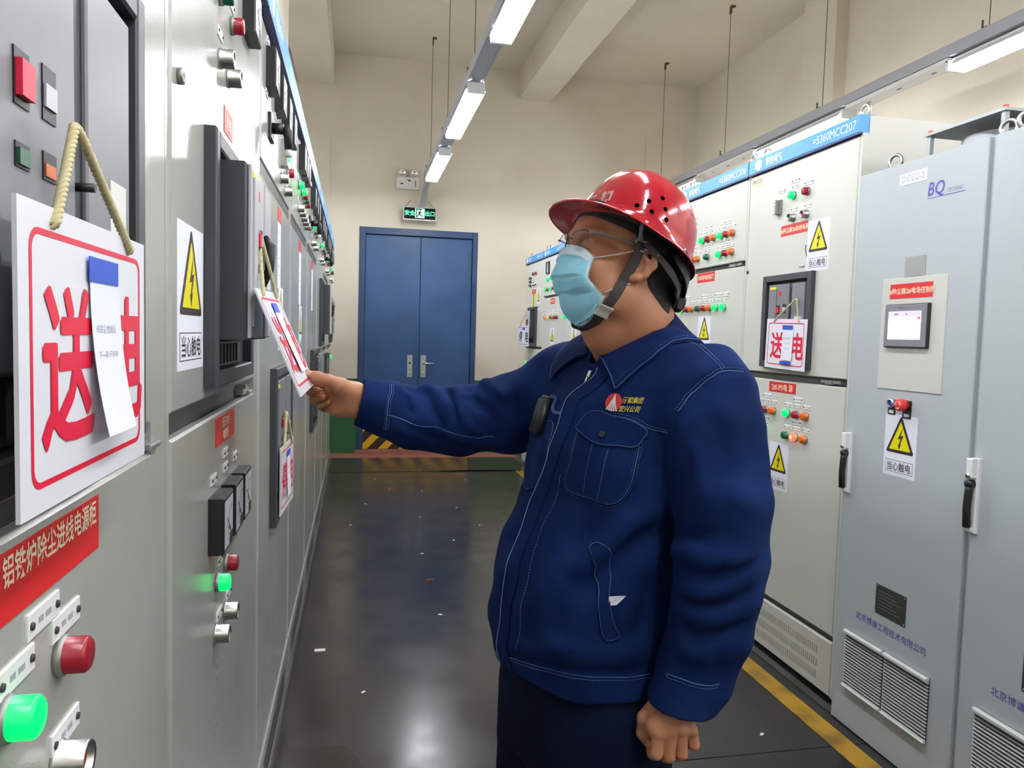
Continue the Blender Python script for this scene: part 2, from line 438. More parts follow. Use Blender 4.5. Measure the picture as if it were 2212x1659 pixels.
trunk(3.47, 3.11, -2.9, 8.9, 'grey light trunking hanging over the right-hand cabinet row', rods)
def fixture_mesh():
    L = .62
    f = MB(); f.cbox(-.035, .035, -L, L, .04, .075, .004)
    poly = [(-.072, .024), (-.030, .066), (.030, .066), (.072, .024), (.070, .022), (.030, .060), (-.030, .060), (-.070, .022)]
    n = len(poly)
    f.add([(p[0], -L + .03, p[1]) for p in poly] + [(p[0], L - .03, p[1]) for p in poly], [list(range(n))[::-1], list(range(n, 2 * n))] + [(i, (i + 1) % n, (i + 1) % n + n, i + n) for i in range(n)], 0)
    for e in (-1, 1): f.box(-.06, .06, e * L - .012, e * L + .012, .0, .062); f.lathe([(.008, 0), (.008, .001), (0, .001)], 8)
    tb = [MB().tube([(sx, -L + .02, .014), (sx, L - .02, .014)], .016, 12) for sx in (-.048, .048)]
    return f.mesh('reflector', [M('fixture')]), [q.mesh('fluorescent_tube', [M('tube')]) for q in tb]
FX = fixture_mesh()
def fixture(x, y, z, label, group):
    t = empty('tube_light', (x, y, z), label=label, cat='tube light', group=group)
    place('reflector', FX[0], t)
    for q in FX[1]: place('fluorescent_tube', q, t)
ys = [-1.75, 0.0, 1.75, 3.65, 5.78, 7.62]
nm = {3.65: 'nearest lit twin-tube light over the aisle, cut by the picture top', 5.78: 'middle lit twin-tube light over the aisle, second back from the camera', 7.62: 'farthest lit twin-tube light over the aisle, just above the exit sign'}
nr = {3.65: 'lit twin-tube light of the right-hand trunking cut by the right picture edge', 5.62: 'long lit twin-tube light right above the blue header ending in 207', 7.62: 'lit twin-tube light on the right-hand trunking partly behind the red helmet'}
for y in ys: fixture(.775, y, 3.095, nm.get(y, 'lit twin-tube light over the aisle behind the camera'), 'tube lights over the aisle')
for y in (-.5, 2.0, 4.5, 7.0): fixture(-1.25, y, 3.095, 'unseen twin-tube light added behind the left cabinet row to brighten the ceiling', 'added tube lights behind the left row')  # unseen row added to brighten the ceiling and the back wall
for y in (-1.75, 0, 1.75, 3.33, 5.56, 7.95): fixture(3.47, y, 3.095, nr.get({3.33: 3.65, 5.56: 5.62, 7.95: 7.62}.get(y, 0), 'lit twin-tube light of the right-hand trunking behind the camera'), 'tube lights over the right-hand cabinets')
# cover plates under the trunking between lights
for (y0, y1) in ((3.95, 4.90), (6.2, 7.3)):
    b = MB(); b.cbox(-.06, .06, -(y1 - y0) / 2, (y1 - y0) / 2, -.01, .02, .004)
    for k in (-.3, 0, .3): b.box(-.006, .006, k - .02, k + .02, -.0115, -.0095, 1)
    b.build('trunking_cover', ['fixture', 'black'], loc=(3.47, (y0 + y1) / 2, 3.156), label='unlit pale cover plate under the right-hand trunking ' + ('beside the fan-topped cabinet' if y0 < 5 else 'just before the red helmet'), cat='cover plate')

# ------------------------------------------------------------ small shared meshes for the cabinets
def lamp_mesh(lens, h=.026, r=.0165, ring='steel_dull'):
    return MB().lathe([(r + .002, 0), (r + .002, .006), (r, .007), (r, h - .003), (r - .003, h), (.006, h + .0006), (0, h + .0006)], 18, 0, mis=[0, 0, 1, 1, 1, 1, 1] if lens[0] != 'x' else None).mesh('indicator_lamp', [M(ring), M(lens)])
LAMP = {k: lamp_mesh(m) for k, m in dict(G='g_on', g='g_off', r='r_off', R='r_on', o='o_off').items()}
LAMP['H'] = MB().lathe([(.0185, 0), (.0185, .006), (.0165, .007), (.0165, .023), (.0135, .026), (.008, .0266), (0, .0266)], 18, mis=[0, 0, 1, 1, 1, 2, 2]).mesh('indicator_lamp', [M('steel_dull'), M('r_on'), M('r_hot')])
def push_mesh(c):
    return MB().lathe([(.019, 0), (.019, .004), (.0175, .005), (.0175, .026), (.016, .028), (.014, .0265), (.013, .021), (0, .021)], 18, mis=[0, 0, 0, 0, 0, 0, 1]).mesh('push_button', [M('steel'), M(c)])
PUSH = {'r': push_mesh('r_off'), 'g': push_mesh('g_off'), 'k': push_mesh('black')}
def nameplate_mesh(w, h):
    b = MB(); b.cbox(-w / 2, w / 2, -h / 2, h / 2, 0, .0025, .0006)
    for s in (-1, 1): b.lathe([(h * .17, .0025), (h * .15, .0042), (0, .0045)], 8, 1, (s * (w / 2 - h * .3), 0))
    b.box(-w * .2, -w * .05, -h * .12, h * .12, .0025, .0028, 2); b.box(w * .02, w * .2, -h * .12, h * .12, .0025, .0028, 2)
    return b.mesh('nameplate', [M('white'), M('ink'), M('ink_soft')])
NP = {'s': nameplate_mesh(.050, .018), 'l': nameplate_mesh(.066, .022)}
def warn_mesh():       # 0.155 x 0.215, centred
    b = MB(); b.box(-.0775, .0775, -.1075, .1075, 0, .0006, 0)
    def tri(r, cy, rad, w, mi):
        pts = []
        for k in range(3):
            a = PI / 2 + k * 2 * PI / 3; c = ((r - rad * 2) * math.cos(a), cy + (r - rad * 2) * math.sin(a) * 1.12)
            for q in range(-2, 3): an = a + q * PI / 6 / 1.0; pts.append((c[0] + rad * math.cos(an), c[1] + rad * math.sin(an)))
        b.prism(pts, w - .0001, w, mi)
    tri(.080, .018, .006, .0009, 1); tri(.060, .018, .002, .0012, 2)
    b.prism([(.012, .066), (-.012, .022), (.003, .026), (-.005, .004), (-.010, .006), (-.002, -.014), (.006, .008), (.0015, .006), (.016, .038), (0.002, .034)], .0012, .0015, 1)
    b.box(-.066, .066, -.094, -.052, .0006, .0009, 1); b.box(-.0645, .0645, -.0925, -.0535, .0009, .0011, 0)
    b.text('当心触电', .033, 0, -.073, .0014, 3, bold=.012, sx=.9)
    return b.mesh('warning_label', [M('paper'), M('warn_black'), M('warn_yellow'), M('ink')])
WARN = warn_mesh()
def red_mesh(txt, w, h, sz=None, sx=1.0, rows=None):
    b = MB(); b.box(-w / 2, w / 2, -h / 2, h / 2, 0, .0012, 0)
    if rows:
        for i, rtxt in enumerate(rows): b.text(rtxt, sz, 0, h * (.22 - .44 * i), .0016, 1, bold=.02, sx=sx)
    else: b.text(txt, sz or h * .62, 0, 0, .0016, 1, bold=.02, sx=sx)
    return b.mesh('red_nameplate', [M('red_label'), M('label_text')])
def meter_mesh(w=.11, h=.11):
    b = MB(); b.cbox(-w / 2, w / 2, -h / 2, h / 2, 0, .028, .003, 0)
    b.box(-w / 2 + .008, w / 2 - .008, -h / 2 + .008, h / 2 - .008, .028, .0283, 1)
    pts = [(w * .40 * math.cos(a) + w * .28, w * .55 * math.sin(a) - h * .30) for a in [PI * (.5 + .5 * k / 8) for k in range(9)]]
    b.box(w * .05, w * .42, -h * .42, -h * .24, .0283, .0288, 2); b.tube([(w * .28, -h * .3, .0287), (-w * .18, h * .1, .0287)], .0008, 4, 2)
    for p in pts: b.box(p[0] - .001, p[0] + .001, p[1] - .003, p[1] + .003, .0283, .0286, 2)
    b.text('A', .02, 0, -h * .12, .0286, 2)
    return b.mesh('panel_meter', [M('black'), M('meter_face'), M('ink')])
METER = meter_mesh()
def seg_meter_mesh():
    b = MB(); b.frame(-.05, .05, -.06, .06, .010, 0, .018, 0); b.box(-.04, .04, -.05, .05, 0, .008, 1)
    b.box(-.03, .03, .01, .035, .008, .0085, 2)
    return b.mesh('digital_meter', [M('black'), M('meter_face'), M('ink_soft')])
SEG = seg_meter_mesh()
def eye_mesh():
    b = MB(); b.tube([(.024 * math.cos(a), 0, .034 + .024 * math.sin(a)) for a in [2 * PI * k / 20 for k in range(20)]], .0065, 8, closed=True)
    b.tube([(0, 0, -.001), (0, 0, .014)], .011, 10)
    return b.mesh('lifting_eye', [M('steel')])
EYE = eye_mesh()
R_EYE = Matrix.Rotation(-PI / 2, 3, 'X')

def sub(name, me, parent, u, v, w=0.0, s=None, rot=None, label=None):
    o = place(name, me, parent, (u, v, w), rot)
    if s: o.scale = (s[0], s[1], 1) if isinstance(s, tuple) else (s, s, s)
    if label: o['label'] = label
    return o
def lamps(par, items):
    for c, u, v in items: sub('indicator_lamp', LAMP[c], par, u, v)
def pushes(par, items):
    for c, u, v in items: sub('push_button', PUSH[c], par, u, v)
def plates(par, items, k='s'):
    for it in items: sub('nameplate', NP[k], par, it[0], it[1], 0)
def door(cab, u0, u1, v0, v1, m, th=.016, name='cabinet_door', holes=None):
    b = MB(); b.cbox(u0, u1, v0, v1, -th, 0, .0035)
    return b.build(name, m, cab)

# air circuit breaker, frame + face (local origin at frame's lower-left corner)
def breaker(par, u, v, W=.48, H=.45, out=0.0, key='c'):
    """a bezel, recess and moulded face; OUT is how far the breaker is drawn out of its frame"""
    b = MB(); b.frame(0, W, 0, H, .030, 0, .022, 0, .003); b.box(.030, W - .030, .030, H - .030, -.0, .0015, 1)
    o = b.build('breaker_bezel', ['frame_grey', 'black_matt'], par, (u, v, 0))
    f = MB(); fu0, fu1, fv0, fv1 = (.075 if out > .04 else .05), W - (.085 if out > .04 else .045), .085, H - .04
    w1 = .012 + out
    f.cbox(fu0, fu1, fv0, fv1, .0016, w1, .006, 0)
    a0, a1 = fu0 + (fu1 - fu0) * .58, fu0 + (fu1 - fu0) * .66      # dark slot
    f.cbox(fu0 + .004, a0, fv0 + .004, fv1 - .004, w1, w1 + .006, .002, 1)
    f.cbox(a1, fu1 - .004, fv0 + .004, fv1 - .004, w1, w1 + .006, .002, 1)
    f.box(a0, a1, fv0 + .02, fv1 - .02, w1, w1 + .0012, 2)
    W1 = w1 + .006
    def px(uu, vv, ww, hh, mi, d=.0012): f.box(uu - ww / 2, uu + ww / 2, vv - hh / 2, vv + hh / 2, W1, W1 + d, mi)
    bx, by = fu0 + (fu1 - fu0) * .30, fv0 + (fv1 - fv0) * .60
    px(bx, by, .026, .040, 2); px(bx, by - .001, .022, .026, 3, .006); px(bx + .050, by + .003, .026, .042, 2); px(bx + .050, by + .001, .022, .018, 5, .003)
    px(bx, by - .055, .024, .018, 2); px(bx, by - .056, .018, .012, 4, .003); px(bx + .050, by - .053, .026, .022, 2); px(bx + .050, by - .056, .020, .010, 6, .002)
    px(fu0 + .04, fv1 - .02, .05, .012, 7); px(fu0 + .045, (fv0 + fv1) / 2, .055, fv1 - fv0 - .05, 1, .004); px(fu1 - .045, by - .06, .05, .055, 8, .001)
    px(bx + .01, fv1 - .045, .022, .018, 3, .001)
    f.tube([(a0 + .012, by - .055, w1), (a0 + .012, by - .055, W1 + .012)], .004, 6, 2)
    if out > .04: f.tube([(a0 + .014, by + .02, W1), (a0 + .016, by, W1 + .012), (a0 + .016, by - .05, W1 + .010), (a0 + .014, by - .085, W1)], [.006, .012, .009, .004], 10, 2)
    fo = f.build('breaker_face', ['brk_dark', 'brk_light' if out > .04 else 'brk_grey', 'black', 'sign_red', 'g_off', 'brk_light', 'o_off', 'warn_yellow', 'offwhite'], par, (u, v, 0))  # drawn-out faces get a lighter grey that stands in for glancing reflection
    g = MB(); g.box(.075, W - .10, .034, .080, .0015, .006, 0)
    for k in range(7): g.box(.09 + k * (W - .22) / 7, .093 + k * (W - .22) / 7, .038, .076, .006, .009, 1)
    g.build('breaker_grille', ['black', 'frame_grey'], par, (u, v, 0))
    return o, fo

def rope_path(a, k, c, sag=.0):
    pts = []
    for i in range(13):
        t = i / 12; p = Vector(a).lerp(Vector(k), t); pts.append(p)
    for i in range(1, 13):
        t = i / 12; p = Vector(k).lerp(Vector(c), t); pts.append(p)
    return pts
def rope_geo(b, pts, r=.0045):
    """two twisted strands along a path"""
    P = [Vector(p) for p in pts]; L = [0]
    for i in range(1, len(P)): L.append(L[-1] + (P[i] - P[i - 1]).length)
    tot = L[-1]; n = max(24, int(tot / .0022)); 
    def at(s):
        for i in range(1, len(P)):
            if s <= L[i] + 1e-9:
                t = (s - L[i - 1]) / max(1e-9, L[i] - L[i - 1]); return P[i - 1].lerp(P[i], t), (P[i] - P[i - 1]).normalized()
        return P[-1], (P[-1] - P[-2]).normalized()
    for st in (0, 1, 2):
        q = []
        for i in range(n + 1):
            s = tot * i / n; p, d = at(s); up = Vector((0.31, .2, .93)).cross(d).normalized(); sd = d.cross(up)
            a = 2 * PI * (s / .016) + st * 2 * PI / 3
            q.append(p + (up * math.cos(a) + sd * math.sin(a)) * r * .55)
        b.tube(q, r * .62, 6)
def switch_tag(loc, rot, label, knot, W=.30, H=.215, char='送', flap=.012, lower_tape=False, tilt=None, group='hanging switch tags', cord_r=.0042, strip=(.44, .70), colr='sign_red', paper=True):
    """white board with red border; local origin at the middle of its upper edge, knot in board coordinates"""
    t = empty('switch_tag', loc, rot, label=label, cat='tag', group=group)
    b = MB(); b.box(-W / 2, W / 2, -H, 0, -.0015, .0015, 0)
    def rr(x0, x1, y0, y1, r):
        o = []
        for cx, cy, a0 in ((x1 - r, y1 - r, 0), (x0 + r, y1 - r, PI / 2), (x0 + r, y0 + r, PI), (x1 - r, y0 + r, 1.5 * PI)):
            for q in range(6): a = a0 + q * PI / 10; o.append((cx + r * math.cos(a), cy + r * math.sin(a)))
        return o
    o1 = rr(-W / 2 + .017, W / 2 - .017, -H + .017, -.017, .014); o2 = rr(-W / 2 + .0215, W / 2 - .0215, -H + .0215, -.0215, .0105); n = len(o1)
    b.add([(x, y, .0018) for x, y in o1] + [(x, y, .0018) for x, y in o2], [(i, (i + 1) % n, (i + 1) % n + n, i + n) for i in range(n)], 1)
    for q, (dx, dy) in enumerate(((0, 0), (.003, 0), (-.003, 0), (0, .0025), (0, -.0025), (.002, .002), (-.002, -.002))):
        b.text(char, .124, -W * .20 + dx, -H * .53 + dy, .0019 + .00006 * q, 1, sx=.86); b.text('电', .124, W * .31 + dx, -H * .53 + dy, .0019 + .00006 * q, 1, sx=.80)
    b.build('board', ['board_white', colr], t)
    if paper:
        b = MB(); u0, u1 = -W / 2 + strip[0] * W, -W / 2 + strip[1] * W; n = 10
        for i in range(n):
            va, vb = -.045 - (H - .085) * i / n, -.045 - (H - .085) * (i + 1) / n
            wa, wb = .003 + flap * (i / n) ** 2, .003 + flap * ((i + 1) / n) ** 2
            b.add([(u0, va, wa), (u1, va, wa), (u1, vb, wb), (u0, vb, wb), (u0, va, wa + .0004), (u1, va, wa + .0004), (u1, vb, wb + .0004), (u0, vb, wb + .0004)],
                  [(0, 1, 2, 3), (7, 6, 5, 4), (0, 4, 5, 1), (1, 5, 6, 2), (2, 6, 7, 3), (3, 7, 4, 0)], 0)
        for k, tx in enumerate(('FE除尘 检修后', '下一路 已送电', '签字人')):
            b.text(tx, .008, (u0 + u1) / 2 - .004, -.085 - .022 * k, .0036 + flap * .12 * (k + 1), 1)
        b.build('paper_note', ['paper', 'ink_soft'], t)
        b = MB(); b.box(u0 - .004, u1 - .006, -.047, -.027, .0036, .0042, 0); b.build('blue_tape', 'tape_blue', t)
        if lower_tape: b = MB(); b.box(u0 - .004, u1 - .004, -H + .022, -H + .036, .004 + flap, .0046 + flap, 0); b.build('blue_tape', 'tape_blue', t)
    b = MB(); kn = Vector(knot); a = Vector((-W * .28, -.012, .004)); c = Vector((W * .33, -.012, .004))
    a.x = -W * .31; c.x = W * .31
    rope_geo(b, [a + Vector((0, 0, -.006)), a, kn + Vector((-.006, 0, .002)), kn + Vector((0, .004, 0)), kn + Vector((.006, 0, .002)), c, c + Vector((0, 0, -.006))], cord_r)
    b.build('hanging_cord', 'rope', t)
    return t
# ------------------------------------------------------------ right-hand low-voltage cabinets
XM = 1.892
def header(cab, W, v0, v1, code, logo=True, w1=.012):
    b = MB(); b.cbox(.004, W - .004, v0, v1, -.05, w1, .002, 0); b.box(.004, W - .004, v0 - .007, v0, -.05, w1 + .001, 1)
    h = (v1 - v0)
    if code:
        b.text(code, h * .72, W * .80, v0 + h * .5, w1 + .0006, 2, bold=.0, sx=.92)
        b.text('赛迪电气', h * .60, W * .27, v0 + h * .5, w1 + .0006, 2, bold=.02, sx=.85)
        c = (W * .11, v0 + h * .5); r = h * .40
        b.lathe([(r, w1 + .0004), (r * .62, w1 + .0005)], 20, 2, c, smooth=False)
        for k in (-1, 0, 1): b.box(c[0] - r * 1.2, c[0] + r * 1.2, c[1] + k * r * .45 - r * .1, c[1] + k * r * .45 + r * .1, w1 + .0004, w1 + .0008, 2)
    return b.build('header_strip', ['header_blue', 'header_dark', 'header_text'], cab)
def mcc(yfar, ynear, code, label, seams, D=.80, H=2.34):
    W = yfar - ynear
    cab = empty('electrical_cabinet', (XM, yfar, 0), R_RIGHT, label=label, cat='electrical cabinet', group='grey-green cabinets with blue headers on the right')
    b = MB(); b.box(.001, W - .001, .03, H - .004, -D, -.03, 0); b.box(.0, .012, .03, H - .07, -.03, -.004, 0); b.box(W - .014, W - .001, .03, H - .07, -.03, -.002, 0)
    b.box(.012, W - .014, .03, H - .07, -.031, -.022, 1); b.box(.02, W - .02, 0, .03, -D, -.04, 2)
    b.build('cabinet_body', ['cab_mcc', 'cab_dark', 'black_matt'], cab)
    header(cab, W, 2.272, 2.34, code)
    ds = []
    u0, u1 = .014, W - .018
    for a, c in seams: ds.append(door(cab, u0, u1, a, c, 'cab_mcc'))
    b = MB(); b.cbox(u0, u1, .033, .253, -.016, 0, .003, 0)
    for v in (.192, .138, .086):
        n = 44
        for k in range(n):
            u = .09 + (W - .20) * k / (n - 1); b.box(u - .0028, u + .0028, v - .016, v + .016, -.0002, .0006, 1)
            b.box(u + .0028, u + .0048, v - .016, v + .016, 0, .0022, 0)
    b.build('vent_plinth', ['cab_mcc', 'cab_dark'], cab)
    for u in (.06, W - .06):
        place('lifting_eye', EYE, cab, (u, H - .004, -.05), R_EYE)
    # hinge bits in the gap
    return cab, ds, W

def gapfit(cab, W, v):
    b = MB(); b.box(W - .19, W - .06, v - .006, v + .006, -.022, -.006, 0); b.box(W - .15, W - .11, v - .010, v + .004, -.02, .002, 0)
    b.build('door_latch', 'steel_dull', cab)

# 207
cab, ds, W = mcc(3.44, 2.60, '=5360MCC207', 'grey-green cabinet with header ending in 207 and a tagged black breaker', [(.281, 1.286), (1.318, 2.262)])
lo, up = ds
lamps(up, [('G', .391, 2.110), ('r', .496, 2.109)]); pushes(up, [('g', .396, 2.012), ('r', .496, 2.012)])
plates(up, [(.402, 2.174), (.502, 2.146)], 'l'); plates(up, [(.401, 2.148), (.298, 2.145), (.400, 2.049), (.503, 2.049)])
b = MB(); b.box(-.02, .02, -.032, .032, 0, .012, 0)
for v in (-.026, -.008, .010, .026): b.box(-.024, .004, v - .004, v + .004, .012, .026, 1)
b.box(.004, .012, -.03, .03, .012, .03, 0)
sub('terminal_block', b.mesh('terminal_block', [M('steel_dull'), M('steel')]), up, .281, 2.074)
sub('red_nameplate', red_mesh('2#除尘器2#进线电源', .205, .047, .024), up, .404, 1.962)
sub('warning_label', WARN, up, .589, 1.871)
breaker(up, .199, 1.344, .385, .42)
b = MB(); b.box(-.052, .052, -.026, .026, 0, .001, 0); b.text('ⅠMCC2Ⅰ', .026, 0, 0, .0014, 1); sub('paper_sticker', b.mesh('paper_sticker', [M('cream_plate'), M('ink')]), up, .068, 2.232)
b = MB(); b.tube([(0, .02, .001), (.004, .0, .003), (.012, -.03, .001)], .0016, 5); b.tube([(-.04, -.07, .001), (-.02, -.073, .002), (.0, -.07, .001)], .0016, 5)
sub('wire_end', b.mesh('wire_end', [M('ink')]), up, .50, 1.86)
sub('key_lock', MB().lathe([(.008, 0), (.008, .004), (0, .004)], 10).mesh('key_lock', [M('black')]), up, .02, 1.80)
sub('red_nameplate', red_mesh('2#UPS电 源', .215, .046, .034), lo, .374, 1.255)
gapfit(cab, W, 1.302)
lamps(lo, [('G', .185, 1.144), ('r', .249, 1.144), ('o', .316, 1.144), ('G', .431, 1.145), ('r', .504, 1.145), ('o', .571, 1.145), ('G', .247, 1.046), ('g', .433, 1.046), ('H', .501, 1.046), ('o', .572, 1.046)])
plates(lo, [(.19, 1.183), (.252, 1.183), (.318, 1.183), (.432, 1.183), (.505, 1.183), (.573, 1.183), (.25, 1.080), (.434, 1.084), (.504, 1.084), (.574, 1.084)])
plates(lo, [(.255, 1.209), (.505, 1.211), (.25, 1.104), (.504, 1.110)], 'l')
sub('warning_label', WARN, lo, .372, .895)
switch_tag((XM - .032, 3.006, 1.562), R_RIGHT @ Matrix.Rotation(math.radians(-1.5), 3, 'Z'), 'white switch tag with red border and two blue tapes on the cabinet numbered 207', (.065, .085, 0), W=.315, H=.222, char='送', lower_tape=True, flap=.004, cord_r=.0034)

# 206
cab, ds, W = mcc(4.27, 3.44, '=5360MCC206', 'grey-green cabinet with header ending in 206, partly behind the red helmet', [(.281, 1.836), (1.862, 2.262)])
lo, up = ds
r1 = [('G', .341, 2.015), ('r', .408, 2.015), ('o', .475, 2.015), ('G', .556, 2.015), ('r', .619, 2.015), ('o', .683, 2.015), ('G', .17, 1.918), ('r', .23, 1.918), ('o', .29, 1.918),
      ('g', .408, 1.918), ('G', .550, 1.918), ('r', .616, 1.918), ('o', .682, 1.918)]
lamps(up, r1); plates(up, [(u, v + .038) for _, u, v in r1]); plates(up, [(.408, 2.080), (.619, 2.080), (.23, 1.98), (.408, 1.98), (.616, 1.982), (.23, 2.12), (.23, 2.15), (.23, 2.09)], 'l')
sub('warning_label', SEG, up, .20, 2.05) if False else None
r2 = [('G', .103, 1.637), ('r', .174, 1.637), ('o', .241, 1.637), ('g', .324, 1.637), ('r', .394, 1.637), ('o', .46, 1.637), ('G', .536, 1.637), ('G', .622, 1.637)]
lamps(lo, r2); plates(lo, [(u, 1.675) for _, u, v in r2]); plates(lo, [(.174, 1.704), (.394, 1.704), (.55, 1.704), (.635, 1.704)], 'l')
sub('red_nameplate', red_mesh('冷却塔电源回路', .208, .052, .028), lo, .392, 1.808)
sub('warning_label', WARN, lo, .398, 1.488); gapfit(cab, W, 1.850)
# 205 204 203
def row(par, v, us, cols, tops):
    lamps(par, [(c, u, v) for c, u in zip(cols, us)]); plates(par, [(u, v + .038) for u in us]); plates(par, [(u, v + .066) for u in tops], 'l')
for yf, yn, code, lab in ((5.10, 4.27, '=5360MCC205', 'grey-green cabinet hidden behind the red helmet, beside the one numbered 206'),
                          (5.92, 5.10, '=5360MCC204', 'grey-green cabinet hidden behind the face of the worker')):
    cab, ds, W = mcc(yf, yn, code, lab, [(.281, 1.848), (1.872, 2.262)])
    row(ds[1], 2.0, (.2, .27, .34, .5, .57, .64), 'GroGro', (.27, .57)); row(ds[0], 1.645, (.2, .27, .34, .5, .57, .64), 'GroGro', (.27, .57))
    sub('warning_label', WARN, ds[0], .4, 1.45); sub('red_nameplate', red_mesh('备 用 回 路', .16, .05), ds[0], .4, 1.80)
cab, ds, W = mcc(6.75, 5.92, '=5360MCC203', 'grey-green cabinet just behind the chin with a row of mostly green lamps', [(.281, 1.848), (1.872, 2.262)])
row(ds[1], 2.0, (.2, .27, .34, .5, .57, .64), 'GroGro', (.27, .57))
row(ds[0], 1.652, (.04, .13, .22, .31, .40, .52, .60, .68), 'GGGroGro', (.13, .35, .6))
sub('warning_label', WARN, ds[0], .33, 1.44)
cab, ds, W = mcc(7.58, 6.75, '=5360MCC202', 'second grey-green cabinet from the far end of the right row', [(.281, 1.852), (1.874, 2.262)])
lo, up = ds
sub('panel_meter', SEG, up, .19, 2.155); plates(up, [(.19, 2.235), (.19, 2.25)], 'l')
lamps(up, [('G', .184, 2.035), ('G', .32, 2.04), ('r', .42, 2.04)]); plates(up, [(.184, 2.075), (.33, 2.08), (.42, 2.08)])
row(up, 1.936, (.11, .21, .32, .44, .54, .64), 'GrGrGo', (.16, .38)); row(lo, 1.652, (.14, .215, .29, .37, .45, .53, .60), 'oHGrogr', (.215, .41, .58))
sub('red_nameplate', red_mesh('除尘回路', .17, .055), lo, .392, 1.812); sub('warning_label', WARN, lo, .41, 1.44); gapfit(cab, W, 1.862)
cab, ds, W = mcc(8.40, 7.58, '=5360MCC201', 'last grey-green cabinet at the far end of the right row next to the cream wall', [(.281, 1.325), (1.352, 2.262)])
lo, up = ds
lamps(up, [('g', .385, 2.138), ('r', .50, 2.140)]); pushes(up, [('k', .385, 2.028), ('k', .48, 2.03)]); plates(up, [(.39, 2.182), (.50, 2.184), (.44, 2.22), (.385, 2.07), (.48, 2.072)])
b = MB()
for v in (-.04, 0, .04): b.box(-.03, .03, v - .012, v + .012, 0, .02)
sub('terminal_block', b.mesh('terminal_block', [M('plate_dark')]), up, .24, 2.06)
sub('red_nameplate', red_mesh('进线', .17, .05), up, .40, 1.945)
b = MB(); b.box(-.05, .05, -.11, .11, 0, .001, 0); b.box(-.012, .012, -.05, .09, .001, .0014, 1); b.box(-.04, .04, -.06, -.052, .001, .0014, 1)
sub('yellow_label', b.mesh('yellow_label', [M('warn_yellow'), M('ink')]), up, .40, 1.83)
sub('warning_label', WARN, up, .62, 1.86, s=(.9, 1.1))
breaker(up, .20, 1.36, .385, .42, out=.05)
row(lo, 1.168, (.17, .25, .33, .43, .51, .58), 'GroGro', (.25, .51))
sub('paper_sticker', MB().box(-.03, .03, -.015, .015, 0, .001).mesh('paper_sticker', [M('offwhite')]), lo, .06, 1.28)
switch_tag((XM - .10, 8.03, 1.575), R_RIGHT @ Matrix.Rotation(math.radians(10), 3, 'Y'), 'white switch tag with black characters on the drawn-out breaker of the farthest right cabinet', (.04, .11, 0), W=.31, H=.225, char='停', flap=.004, colr='ink', cord_r=.004)

# ------------------------------------------------------------ blue-grey control cabinets, nearest on the right
XB = 1.848
def louvre(par, u0, u1, v0, v1):
    b = MB(); b.box(u0, u1, v0, v1, 0, .003, 1); n = 17
    b.cbox(u0, u1, v1 - .014, v1, .003, .018, .003, 0)
    b.cbox(u0, u1, v0, v0 + .007, .003, .016, .002, 0)
    for k in range(n):
        v = v0 + .008 + (v1 - v0 - .028) * k / (n - 1)
        b.add([(u0, v, .003), (u1, v, .003), (u1, v - .0005, .0085), (u0, v - .0005, .0085), (u0, v + .0034, .003), (u1, v + .0034, .003), (u1, v + .0030, .0088), (u0, v + .0030, .0088)],
              [(0, 3, 2, 1), (4, 5, 6, 7), (0, 1, 5, 4), (2, 3, 7, 6), (0, 4, 7, 3), (1, 2, 6, 5)], 0)
    b.build('vent_louvre', ['grille', 'black'], par)
def handle(par, u, v):      # swing handle, u,v = upper-left of its base
    b = MB(); b.cbox(u, u + .030, v - .228, v, 0, .012, .003, 0); b.cbox(u + .002, u + .026, v - .058, v, .012, .030, .003, 0)
    b.lathe([(.008, .030), (.008, .034), (0, .034)], 12, 2, (u + .014, v - .052)); b.box(u + .004, u + .024, v - .222, v - .21, .012, .02, 0)
    b.build('door_handle', ['white', 'black', 'steel'], par)
    b = MB(); b.tube([(u + .013, v - .075, .020), (u + .013, v - .10, .024), (u + .013, v - .15, .027), (u + .013, v - .21, .024)], [.0125, .0115, .0115, .0115], 10, 0)
    b.lathe([(.0135, .012), (.0135, .030), (.008, .034), (0, .034)], 14, 0, (u + .013, v - .078)); b.build('handle_lever', 'black', par)
